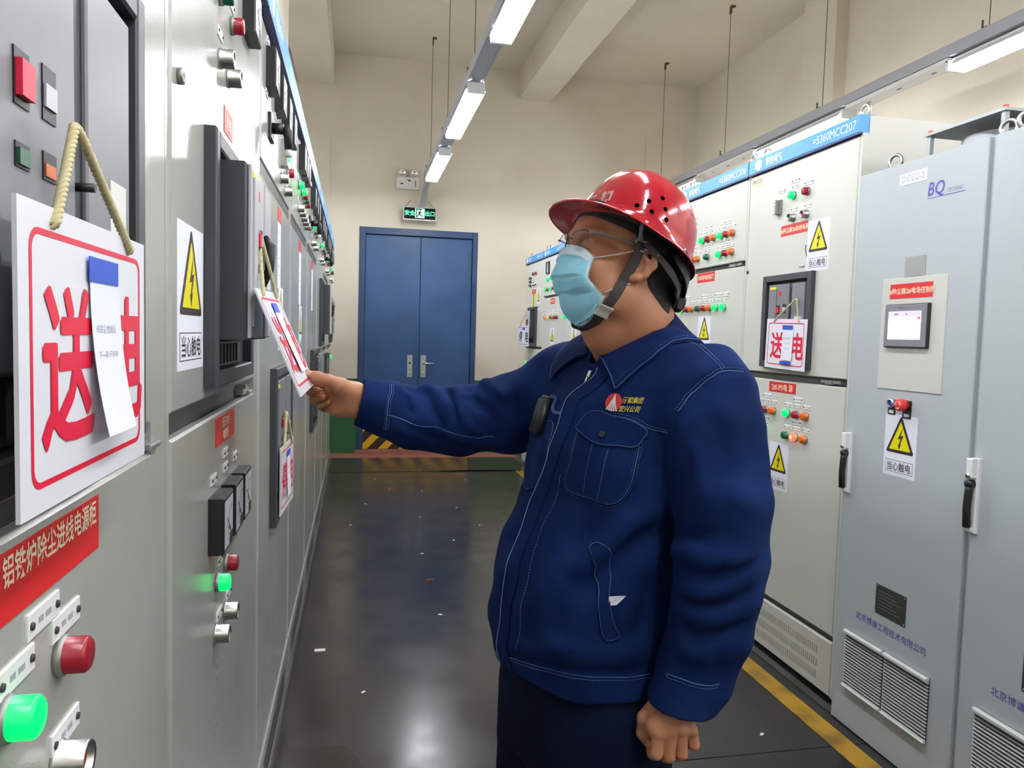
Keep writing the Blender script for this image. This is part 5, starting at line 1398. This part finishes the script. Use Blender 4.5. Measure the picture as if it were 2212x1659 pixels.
# right chest pocket with a black phone or pen case in it
b = MB(); patch(b, K['rpocket'], .0028); o = b.build('chest_pocket', 'denim', jacket)
b = MB(); seam(b, K['rpocket'], .0007, .0028, closed=True); b.build('pocket_edge', 'denim_worn', o)
b = MB(); ribbon(b, K['rtab'], .006, .003, .003, JB); b.build('pocket_tab', 'denim_worn', jacket)
b = MB()
p0, n0 = snap(JB, (.361, 1.395, 1.255), .006); p1, n1 = snap(JB, (.374, 1.400, 1.325), .009)
b.tube([p0, p1], .0115, 12); b.tube([p1, p1 + (p1 - p0).normalized() * .006], [.0115, .0085], 12)
b.build('pocket_torch', ['black', 'offwhite'], None, label='black pen torch standing in the chest pocket of the navy jacket', cat='torch'); b = MB()
pp0, _ = snap(JB, (.362, 1.425, 1.26), .005); pp1, _ = snap(JB, (.372, 1.432, 1.322), .008); b.tube([pp0, pp1], .008, 10)
b.build('pen', 'black', None, label='thin black pen beside the torch in the chest pocket, nearer the outstretched arm', cat='pen')
# side pocket welt, with the end of a tissue
b = MB(); patch(b, K['welt'], .0030, grid=.008); o = b.build('side_pocket', 'denim', jacket)
b = MB(); seam(b, K['welt'], .0008, .0028, closed=True); b.build('pocket_edge', 'denim_worn', o)
b = MB(); a, n_ = snap(JB, (.4155, 1.153, 1.018), .003); cdir = Vector((.9, -.1, .10)).normalized()
t1 = a + cdir * .014 + n_ * .004 + Vector((0, 0, .004)); t2 = a + cdir * .030 + n_ * .006 + Vector((0, 0, .008))
b.add([a + Vector((0, 0, .009)), a - Vector((0, 0, .006)), t1 - Vector((0, 0, .010)), t2, t1 + Vector((0, 0, .005))] + [p - n_ * .0015 for p in (a + Vector((0, 0, .009)), a - Vector((0, 0, .006)), t1 - Vector((0, 0, .010)), t2, t1 + Vector((0, 0, .005)))],
      [(0, 1, 2, 3, 4), (9, 8, 7, 6, 5), (0, 5, 6, 1), (1, 6, 7, 2), (2, 7, 8, 3), (3, 8, 9, 4), (4, 9, 5, 0)], 0)
b.build('tissue', 'paper', None, label='small white tissue corner sticking out of the jacket side pocket', cat='tissue')
# embroidered badge
def on_jacket(b, vs, fs, c, up, off, mi, sc=1.0):
    q, n_ = snap(JB, c); up = Vector(up); r = up.cross(n_).normalized(); u_ = n_.cross(r)
    b.add([snap(JB, q + r * (x * sc) + u_ * (y * sc), off)[0] for x, y in vs], fs, mi)
up = Vector((.06, -.03, 1)).normalized()
b = MB(); n = 28; R0 = .0165
ring = [(0, 0)] + [(rr * R0 * math.cos(2 * PI * i / n), rr * R0 * math.sin(2 * PI * i / n)) for rr in (.5, 1) for i in range(n)]
fs = [(0, 1 + i, 1 + (i + 1) % n) for i in range(n)] + [(1 + i, 1 + n + i, 1 + n + (i + 1) % n, 1 + (i + 1) % n) for i in range(n)]
on_jacket(b, ring, fs, (.438, 1.231, 1.342), up, .0016, 0)
for a0, ln in ((-.62, 1.25), (-.32, 1.32), (0, 1.35), (.32, 1.32), (.62, 1.25)):
    pts = [(.0005 + a0 * .003, .75), (a0 * .30, .1), (a0 * .78, -ln * .72)]; L, Rr = [], []
    for k, (x, y) in enumerate([(a0 * .05, .85), (a0 * .18, .35), (a0 * .45, -.1), (a0 * .78, -.55), (a0 * 1.05, -ln * .72)]):
        w_ = .022 + .020 * k; L.append(((x - w_) * R0, y * R0)); Rr.append(((x + w_) * R0, y * R0))
    vs = L + Rr; m = len(L); on_jacket(b, vs, [(i, m + i, m + i + 1, i + 1)[::-1] for i in range(m - 1)], (.438, 1.231, 1.342), up, .0021, 1)
mat('badge_yellow', (.62, .52, .03), .7); mat('badge_white', (.7, .7, .72), .7); mat('badge_red', (.55, .02, .03), .7)
for txt, c in (('酒钢集团', (.464, 1.2035, 1.3475)), ('宏兴公司', (.459, 1.2035, 1.3320))):
    vs, fs = text_geo(txt, .015); xs = [v[0] for v in vs]; ys = [v[1] for v in vs]; cx, cy = (min(xs) + max(xs)) / 2, (min(ys) + max(ys)) / 2
    vs = [((v[0] - cx) * .0105 + (v[1] - cy) * .002, (v[1] - cy) * .0125 + (v[0] - cx) * .0012) for v in vs]
    on_jacket(b, vs, fs, c, up, .0018, 2)
b.build('chest_badge', ['badge_red', 'badge_white', 'badge_yellow'], jacket)

# ---- collar
def collar():
    b = MB()
    NB = Vector((.528, 1.374, 0)); Fv = Vector(FT); Lv = Vector(LT)
    def leaf(th0, th1, tip):
        n = 26; rows = []
        for i in range(n):
            t = i / (n - 1); th = th0 + (th1 - th0) * t     # angle from the back, towards the front
            d = -Fv * math.cos(th) + Lv * math.sin(th); a = abs(th) / PI
            rf = .076 + .004 * math.sin(PI * a); zf = 1.512 - .100 * a ** 1.25 - .015 * max(0, a - .6)
            fold = NB + d * rf - Fv * (-.012 * a) + Vector((0, 0, zf))
            fold = fold + Fv * .012 * a
            ro = rf + .056 + .012 * a
            th2 = th * (1 - .20 * t ** 2); d2 = -Fv * math.cos(th2) + Lv * math.sin(th2)
            out = NB + d2 * ro + Fv * .012 * a; out = out + Fv * (.010 * max(0, a - .6) / .3)
            out.z = zf - .045 - .012 * a
            q, n_ = snap(JB, out, .007); out = q
            inner = NB + d * (rf - .010) + Vector((0, 0, zf - .045)) + Fv * .012 * a
            mid = fold.lerp(out, .5) + Vector((0, 0, .010)) + d * .003
            m1 = fold.lerp(mid, .5) + Vector((0, 0, .004)); m2 = mid.lerp(out, .5) + Vector((0, 0, .004))
            def up_(p):
                q_, nn_ = snap(JB, p); 
                return q_ + nn_ * .006 if (p - q_).dot(nn_) < .006 else p
            rows.append([inner, inner.lerp(fold, .6), fold + Vector((0, 0, .001)) - d * .002, fold + d * .003, up_(m1), up_(mid), up_(m2), out, out - Vector(n_) * .005])
        m = len(rows[0]); V = [p for r in rows for p in r]
        F = [(i * m + k, (i + 1) * m + k, (i + 1) * m + k + 1, i * m + k + 1) for i in range(n - 1) for k in range(m - 1)]
        # end caps keep the cloth thick
        b.add(V, F, 0, True)
        e0 = [rows[-1][k] for k in range(2, m)]; e1 = [p - Vector((0, 0, .004)) for p in e0]; k0 = len(e0)
        b.add(e0 + e1, [(k, k + 1, k0 + k + 1, k0 + k) for k in range(k0 - 1)], 0)
        return rows
    r1 = leaf(0, math.radians(166), 1); r2 = leaf(0, -math.radians(160), 1)
    o = b.build('collar', 'denim', jacket)
    for s_, r in enumerate((r1, r2)):
        b2 = MB(); edge = [q[7] for q in r] ; fr = r[-1][3:8]
        path = edge + fr[::-1]
        b2.tube([p + Vector((0, 0, .0010)) for p in path], .0011, 5); 
        P = [q[7].lerp(q[6], .35) + Vector((0, 0, .0016)) for q in r]
        for i in range(0, len(P) - 1): 
            for k in range(3): a_ = P[i].lerp(P[i + 1], k / 3); c_ = P[i].lerp(P[i + 1], k / 3 + .2); b2.tube([a_, c_], .0006, 4)
        b2.build('collar_edge', 'denim_worn', o)
collar()
# zip slider at the throat
b = MB(); q, n_ = snap(JB, (.425, 1.325, 1.385), .004); b.cbox(-.004, .004, -.008, .006, 0, .003, .001); b.tube([(0, -.006, .003), (0, -.020, .003)], .002, 6)
zz = Matrix.Translation(q) @ n_.to_track_quat('Z', 'Y').to_matrix().to_4x4(); o = place('zip_slider', b.mesh('zip_slider', [M('chrome')]), jacket); o.matrix_local = zz
# ---- things on the head, in head coordinates (forward, left, up)
def HL(f, l, u): return Vector(OH + fh * f + lh * l + uh * u)
mat('helmet_red', (.46, .006, .022), .16, coat=.6, bump=(40, .04, .001))
mat('helmet_inside', (.02, .018, .02), .6); mat('vent_black', (.003, .002, .002), .9, spec=0.0)
mat('strap', (.045, .038, .036), .75, bump=(900, .5, .001)); mat('strap_black', (.012, .012, .014), .5)
mat('hook_grey', (.20, .21, .22), .5); mat('buckle', (.55, .54, .46), .45)
mat('mask_blue', (.33, .72, .90), .75, bump=(700, .3, .0006), var=(30, (.30, .68, .86), .4, .6)); mat('mask_white', (.66, .82, .90), .75); mat('elastic', (.62, .56, .52), .8)
mat('glasses_frame', (.13, .12, .15), .25, metal=.7); mat('temple', (.24, .23, .25), .3, metal=.3)
mat('lens', (.97, .96, 1.0), .0, trans=1.0); MATS['lens'].node_tree.nodes['Principled BSDF'].inputs['IOR'].default_value = 1.08
mat('eye_white', (.75, .72, .70), .25); mat('iris', (.03, .015, .01), .2)
# hair: short, at the sides and the nape
def build_hair():
    g = Grid((.40, 1.20, 1.42), (.70, 1.55, 1.76), .003)
    g.ell(H(-.012, 0, .055), AX, [q * 1.04 + .004 for q in (.101, .078, .083)], 0)
    g.chain([H(-.032, 0, -.010), H(-.045, 0, -.058)], [.0655, .0635], .03)
    g.chain([H(-.066, 0, -.005), H(-.062, 0, -.055)], [.047, .045], .03)
    sl, (X, Y, Z) = g.sub((.3, 1.1, 1.3), (.8, 1.7, 1.9))
    f = (X - OH[0]) * fh[0] + (Y - OH[1]) * fh[1] + (Z - OH[2]) * fh[2]; l = (X - OH[0]) * lh[0] + (Y - OH[1]) * lh[1] + (Z - OH[2]) * lh[2]; u = (X - OH[0]) * uh[0] + (Y - OH[1]) * uh[1] + (Z - OH[2]) * uh[2]
    lim = np.interp(u, [-.09, -.055, -.02, .0, .03, .06, .10], [-.060, -.045, -.026, -.020, .010, .035, .06])
    e = np.maximum(f - lim, -.072 - u + .30 * (np.abs(l)))
    g.join(sl, -e.astype(np.float32), 0, -1)
    V, F = g.mesh(); return relax(V, F, 2, .5), F
hv, hf = build_hair(); place('hair', np_mesh('hair', hv, hf, ['hair']), person)
for s in (-1, 1):
    e_ = MB(); c = OH + (fh * .0855 + lh * s * .031 + uh * .013) * 1.04
    for (r, off, mi) in ((.0118, 0, 0), (.0055, .0068, 1)):
        vs = []; n, m = 16, 10
        for i in range(m + 1):
            for j in range(n): a, p = PI * i / m, 2 * PI * j / n; vs.append(tuple(c + fh * (off + r * math.cos(a)) + lh * (r * math.sin(a) * math.cos(p)) + uh * (r * math.sin(a) * math.sin(p))))
        e_.add(vs, [(i * n + j, i * n + (j + 1) % n, (i + 1) * n + (j + 1) % n, (i + 1) * n + j) for i in range(m) for j in range(n)], mi, True)
    e_.build('eye', ['eye_white', 'iris'], person)

# helmet
kf, kl, ku = frame(math.radians(190), math.radians(24.0)); OK_ = OH + fh * .0105 + uh * .051
def K3(f, l, h): return Vector(OK_ + kf * f + kl * l + ku * h)
HT = .139
def dome_pt(th, h, ins=0.0):
    q = max(0.0, 1 - (max(h, 0) / (HT - ins)) ** 2.75) ** (1 / 2.15)
    a = (.095 + .033 * (1 - min(1, max(0, math.cos(th)))) if math.cos(th) > 0 else .131) - ins; bq_ = .1125 - ins
    f, l = -.006 + a * q * math.cos(th), bq_ * q * math.sin(th)
    rid = .0035 * math.exp(-(l / .010) ** 2) * (1 if h > .05 else h / .05) if not ins else 0
    return f, l, h + rid
def brim_r(th):
    c = math.cos(th); ext = .013 + .043 * max(0, c) ** 1.5 + .006 * abs(math.sin(th))
    return ext
b = MB(); n = 96; rows = []; mi = []
hs = [HT - .0001, .1385, .137, .1345, .130, .123, .113, .10, .085, .068, .05, .03, .012]
for h in hs: rows.append([K3(*dome_pt(2 * PI * i / n, h)) for i in range(n)]); mi.append(0)
def brim(th, t, dz):
    f, l, _ = dome_pt(th, 0.0); d = Vector((math.cos(th), math.sin(th))).normalized(); e = brim_r(th) * t
    z = .004 * (1 - t) + .006 * abs(math.sin(th)) ** 2  - .004 * t + .010 * max(0, math.cos(th)) ** 1.6 + dz
    return K3(f + d.x * e, l + d.y * e, z)
for t, dz in ((.08, .002), (.35, 0), (.7, 0), (.97, 0), (1.0, -.0015), (.99, -.0038), (.9, -.0035), (.4, -.0035), (.0, -.003)):
    rows.append([brim(2 * PI * i / n, t, dz) for i in range(n)]); mi.append(0)
for h in (.004, .03, .06, .09, .115, .128): rows.append([K3(*dome_pt(2 * PI * i / n, h, .004)) for i in range(n)]); mi.append(1)
V = [p for r in rows for p in r]; F = []; MI = []
for i in range(len(rows) - 1):
    for j in range(n): F.append((i * n + j, (i + 1) * n + j, (i + 1) * n + (j + 1) % n, i * n + (j + 1) % n)); MI.append(mi[i + 1] if i + 1 < len(mi) else 1)
top = len(V); F.append(tuple(range(n))); MI.append(0); F.append(tuple(reversed(range((len(rows) - 1) * n, len(rows) * n)))); MI.append(1)
k = len(b.v); b.v += [tuple(p) for p in V]; b.f += [list(f) for f in F]; b.m += MI; b.sm += [True] * len(F)
helmet = b.build('hard_hat', ['helmet_red', 'helmet_inside'], person)
HB = BVHTree.FromPolygons([Vector(v) for v in V], [tuple(f) for f in F])
def onhat(f, l, u, off=0.0):
    p = HL(f, l, u); c = K3(0, 0, .03); d = (p - c).normalized(); h = HB.ray_cast(c + d * .4, -d)
    return h[0] + h[1] * off, h[1]
for (f, u, l) in ((.0551, .0954, .11), (.0325, .1074, .105), (.0075, .1194, .10), (.0251, .0898, .112), (.0, .1024, .108), (-.0058, .0849, .11)):
    q, n_ = onhat(f, l, u); b = MB(); b.tube([q - n_ * .001, q + n_ * .0004], .0042, 14); b.build('vent_hole', 'vent_black', helmet)
for (f, l, u) in ((.032, .118, .0677), (.1127, .06, .0842), (-.07, .10, .05)):
    q, n_ = onhat(f, l, u); b = MB(); b.tube([q, q + n_ * .0012, q + n_ * .002], [.0036, .0034, .0015], 12); b.build('rivet', 'chrome', helmet)
b = MB()
for ch, l0 in (('酒', .000), ('钢', .046)):
    vs, fs = text_geo(ch, .03); cx = sum(v[0] for v in vs) / len(vs); cy = sum(v[1] for v in vs) / len(vs)
    pts = []
    for v in vs:
        x, y = (v[0] - cx) * .030, (v[1] - cy) * .030
        q, n_ = onhat(.108 - .35 * abs(l0 + x), l0 + x, .108 + y, .0006); pts.append(q)
    b.add(pts, fs, 0)
mat('hat_text', (.60, .38, .34), .5); b.build('lettering', 'hat_text', helmet)
# inner headband, nape band, knob, hooks
b = MB()
path = [H(.088, 0, .078), H(.070, .055, .074), H(.02, .080, .062), H(-.04, .078, .045), H(-.085, .050, .030), H(-.106, 0, .024), H(-.085, -.050, .030), H(-.04, -.078, .045), H(.02, -.080, .062), H(.070, -.055, .074), H(.088, 0, .078)]
ribbon(b, path, .030, .003, .004, PB, wdir=tuple(uh)); b.build('headband', 'helmet_inside', helmet)
b = MB()
path = [HL(.016, .092, .040), HL(-.020, .094, .022), HL(-.062, .086, .0), HL(-.098, .058, -.018), HL(-.118, .0, -.026), HL(-.098, -.058, -.018), HL(-.062, -.086, .0), HL(-.020, -.094, .022), HL(.016, -.092, .040)]
ribbon(b, path, [.012, .014, .030, .036, .036, .030, .014, .012], .004, 0, None, wdir=tuple(uh)); 
path = [HL(-.05, .098, .045), HL(-.090, .080, .022), HL(-.124, .040, .004), HL(-.134, .0, .0), HL(-.124, -.040, .004), HL(-.090, -.080, .022), HL(-.05, -.098, .045)]
ribbon(b, path, .034, .003, 0, None, wdir=tuple(uh))
b.build('nape_band', 'strap_black', helmet)
b = MB(); c = HL(-.130, 0, -.020)
for (a0, a1, r) in ((0, .016, .019), (.0, .003, .024)): b.tube([c - Vector(fh) * a0, c - Vector(fh) * a1], r, 18)
q = [c + Vector(fh) * .008 + Vector(lh) * sx * .030 + Vector(uh) * sy * .017 - Vector(fh) * sz * .012 for sx in (-1, 1) for sy in (-1, 1) for sz in (0, 1)]
b.add(q, [(0, 1, 3, 2), (4, 6, 7, 5), (0, 4, 5, 1), (2, 3, 7, 6), (0, 2, 6, 4), (1, 5, 7, 3)], 0); b.build('ratchet_knob', 'strap_black', helmet)
for s in (-1, 1):
    b = MB(); b.tube([HL(.034, s * .104, .066), HL(.030, s * .100, .052), HL(.024, s * .094, .040)], [.006, .0035, .005], 8)
    b.tube([HL(.032, s * .093, .033), HL(.030, s * .094, .040), HL(.012, s * .094, .040), HL(.002, s * .094, .036), HL(.004, s * .093, .028), HL(.012, s * .093, .027)], .0028, 8)
    b.build('strap_hook', 'hook_grey', helmet)
b = MB()
path = [HL(.018, .091, .036), HL(.019, .087, .010), HL(.026, .082, -.020), HL(.034, .074, -.052), HL(.041, .060, -.085), HL(.040, .034, -.108), HL(.038, 0, -.117), HL(.040, -.034, -.108), HL(.041, -.060, -.085), HL(.034, -.074, -.052), HL(.026, -.082, -.020), HL(.019, -.087, .010), HL(.018, -.091, .036)]
P = resample(path, .008)
P = [(lambda q: (q[0] + q[1] * .0035 if (p - q[0]).dot(q[1]) < .0035 else p))(snap(PB, p)) for p in P]
ribbon(b, P, .0200, .0016, .0, None, wdir=tuple(fh)); b.build('chin_strap', 'strap', helmet)
c, n_ = snap(PB, HL(.041, .060, -.083), .007); n_ = Vector(lh) * .9 - Vector(uh) * .45; n_.normalize(); t = (HL(.040, .034, -.108) - HL(.034, .074, -.052)).normalized(); s_ = n_.cross(t).normalized()
b = MB()
def obox(b, c, ax, dims, mi=0):
    q = [c + ax[0] * dims[0] * sx + ax[1] * dims[1] * sy + ax[2] * dims[2] * sz for sx in (-1, 1) for sy in (-1, 1) for sz in (-1, 1)]
    b.add(q, [(0, 1, 3, 2), (4, 6, 7, 5), (0, 4, 5, 1), (2, 3, 7, 6), (0, 2, 6, 4), (1, 5, 7, 3)], mi)
obox(b, c, (t, s_, n_), (.009, .0125, .0022)); obox(b, c - t * .009 + n_ * .002, (t, s_, n_), (.002, .0135, .0025)); obox(b, c + t * .009 + n_ * .002, (t, s_, n_), (.002, .0135, .0025))
b.build('strap_buckle', 'buckle', helmet)

# face mask
Cl = [(.1140, .012), (.1190, -.010), (.1200, -.033), (.1175, -.055), (.1040, -.072), (.0800, -.083), (.0540, -.090), (.038, -.092)]
Sl = [(.0850, -.006, .0590), (.0885, -.020, .0600), (.0905, -.033, .0610), (.0895, -.043, .0615), (.0800, -.050, .0620), (.0680, -.055, .0610), (.0560, -.059, .0590), (.0440, -.062, .0560)]
nt_, ns_ = 57, 49
ts = np.linspace(0, 1, nt_); kx = np.linspace(0, 1, 8)
def interp(a, t): return float(np.interp(t, kx, a))
V = []; 
for i, t in enumerate(ts):
    cf, cu = interp([c[0] for c in Cl], t), interp([c[1] for c in Cl], t); sf, su, sl_ = (interp([c[q] for c in Sl], t) for q in range(3))
    fr = (t * 4.0 - .55); saw = (fr - math.floor(fr)) if .14 < t < .9 else .5
    for j in range(ns_):
        s = -1 + 2 * j / (ns_ - 1); a = abs(s) * PI / 2; c_, s_ = math.cos(a) ** .9, math.sin(a)
        f = sf + (cf - sf) * c_; u = su + (cu - su) * c_; l = math.copysign(sl_ * s_ ** 1.0, s)
        bul = .0085 * (saw - .5) * math.sin(PI * min(1, .15 + abs(s))) if True else 0
        p = HL(f + bul + .0012 * math.sin(9 * s + 7 * t), l, u)
        q, n_ = snap(PB, p)
        if (p - q).dot(n_) < .0022: p = q + n_ * .0022
        V.append(p)
F = []; MI = []
for i in range(nt_ - 1):
    for j in range(ns_ - 1):
        F.append((i * ns_ + j, i * ns_ + j + 1, (i + 1) * ns_ + j + 1, (i + 1) * ns_ + j)); MI.append(1 if (i < 7 or i > nt_ - 5 or j < 2 or j > ns_ - 4) else 0)
no = len(V); V2 = [v - Vector(fh) * .0009 for v in V]
F2 = [tuple(no + q for q in reversed(f)) for f in F]
b = MB(); b.v = [tuple(v) for v in V + V2]; b.f = [list(f) for f in F + F2]; b.m = MI + MI; b.sm = [True] * len(b.f)
for j in range(ns_ - 1):
    for i in (0, nt_ - 1): a0, a1 = i * ns_ + j, i * ns_ + j + 1; b.f.append([a0, a1, a1 + no, a0 + no]); b.m.append(1); b.sm.append(False)
for i in range(nt_ - 1):
    for j in (0, ns_ - 1): a0, a1 = i * ns_ + j, (i + 1) * ns_ + j; b.f.append([a0, a1, a1 + no, a0 + no]); b.m.append(1); b.sm.append(False)
mask = b.build('face_mask', ['mask_blue', 'mask_white'], person)
for s in (-1, 1):
    b = MB()
    for path in ([HL(.085, s * .060, -.008), HL(.055, s * .074, .006), HL(.024, s * .084, .022), HL(.010, s * .086, .026)], [HL(.048, s * .060, -.060), HL(.034, s * .074, -.046), HL(.014, s * .078, -.034)]):
        P = [(lambda q: (q[0] + q[1] * .0014 if (p - q[0]).dot(q[1]) < .0014 else p))(snap(PB, p)) for p in resample(path, .006)]
        b.tube(P, .00135, 6)
    b.build('ear_loop', 'elastic', mask)
# glasses
gl = empty('glasses', (0, 0, 0)); gl.parent = person
for s in (-1, 1):
    c = HL(.1100, s * .034, .020); ax, ay, az = (Vector(lh) * s + Vector(fh) * -.16).normalized(), Vector(uh), None; az = ax.cross(ay).normalized()
    out = []
    for i in range(40):
        a = 2 * PI * i / 40; out.append(c + ax * (.0265 * abs(math.cos(a)) ** .75 * math.copysign(1, math.cos(a))) + ay * (.0185 * abs(math.sin(a)) ** .75 * math.copysign(1, math.sin(a))))
    b = MB(); k = len(out); b.add([p + az * .0008 for p in out] + [p - az * .0008 for p in out], [tuple(range(k)), tuple(reversed(range(k, 2 * k)))] + [(i, i + k, (i + 1) % k + k, (i + 1) % k) for i in range(k)], 0); b.build('lens', 'lens', gl)
    b = MB(); b.tube([p for p in out[3:18]], .0010, 6); b.build('rim', 'glasses_frame', gl)
    b = MB(); b.tube([HL(.108, s * .061, .030), HL(.103, s * .068, .032), HL(.090, s * .073, .033), HL(.055, s * .079, .034), HL(.022, s * .083, .033), HL(-.006, s * .085, .032), HL(-.022, s * .083, .018)], [.0015, .0022, .0018, .0018, .0022, .0022, .0018], 8); b.build('temple_arm', 'temple', gl)
b = MB(); b.tube([HL(.112, -.009, .024), HL(.116, 0, .027), HL(.112, .009, .024)], .0013, 6); b.build('bridge', 'glasses_frame', gl)
# boots
def boot(P, s):
    g = Grid((P[0] - .32, P[1] - .25, 0), (P[0] + .2, P[1] + .25, .24), .006)
    a = V3(P[0], P[1], .07)
    g.chain([a + V3(0, 0, .12), a], [.056, .058], .02); g.chain([a + V3(0, 0, -.02), a + FT * .10 + V3(0, 0, -.025), a + FT * .17 + V3(0, 0, -.032)], [.045, .044, .036], .03); g.cone(a - FT * .03 + V3(0, 0, -.03), a + V3(0, 0, -.03), .040, .040, .02)
    sl, (X, Y, Z) = g.sub((-9, -9, -9), (9, 9, 9)); g.join(sl, (Z - .004 + 0 * X + 0 * Y).astype(np.float32), 0, -1)
    V, F = g.mesh(); return relax(V, F, 2), F
for P in LEGS:
    v_, f_ = boot(P[2], 1); place('work_boot', np_mesh('work_boot', v_, f_, ['black']), person)
mat('nail', (.62, .38, .29), .35)
def nail(c, f, n, sx, sy):
    b = MB(); f = Vector(f).normalized(); n = Vector(n).normalized(); s = n.cross(f).normalized(); vs = []; N, Mm = 14, 4
    for i in range(Mm + 1):
        a = PI / 2 * i / Mm
        for j in range(N): p = 2 * PI * j / N; vs.append(Vector(c) + f * (sx * math.sin(a) * math.cos(p)) + s * (sy * math.sin(a) * math.sin(p)) + n * (.0016 * math.cos(a)))
    b.add(vs, [(i * N + j, (i + 1) * N + j, (i + 1) * N + (j + 1) % N, i * N + (j + 1) % N) for i in range(Mm) for j in range(N)], 0, True)
    b.build('fingernail', 'nail', person)
q, n_ = snap(PB, (-.0985, 1.650, 1.364)); nail(q - n_ * .0004, (-.9, .3, .25), n_, .0066, .0055)
for z_, p_ in ((1.3205, (-.078, 1.668, 1.322)), (1.307, (-.066, 1.667, 1.307))):
    pass
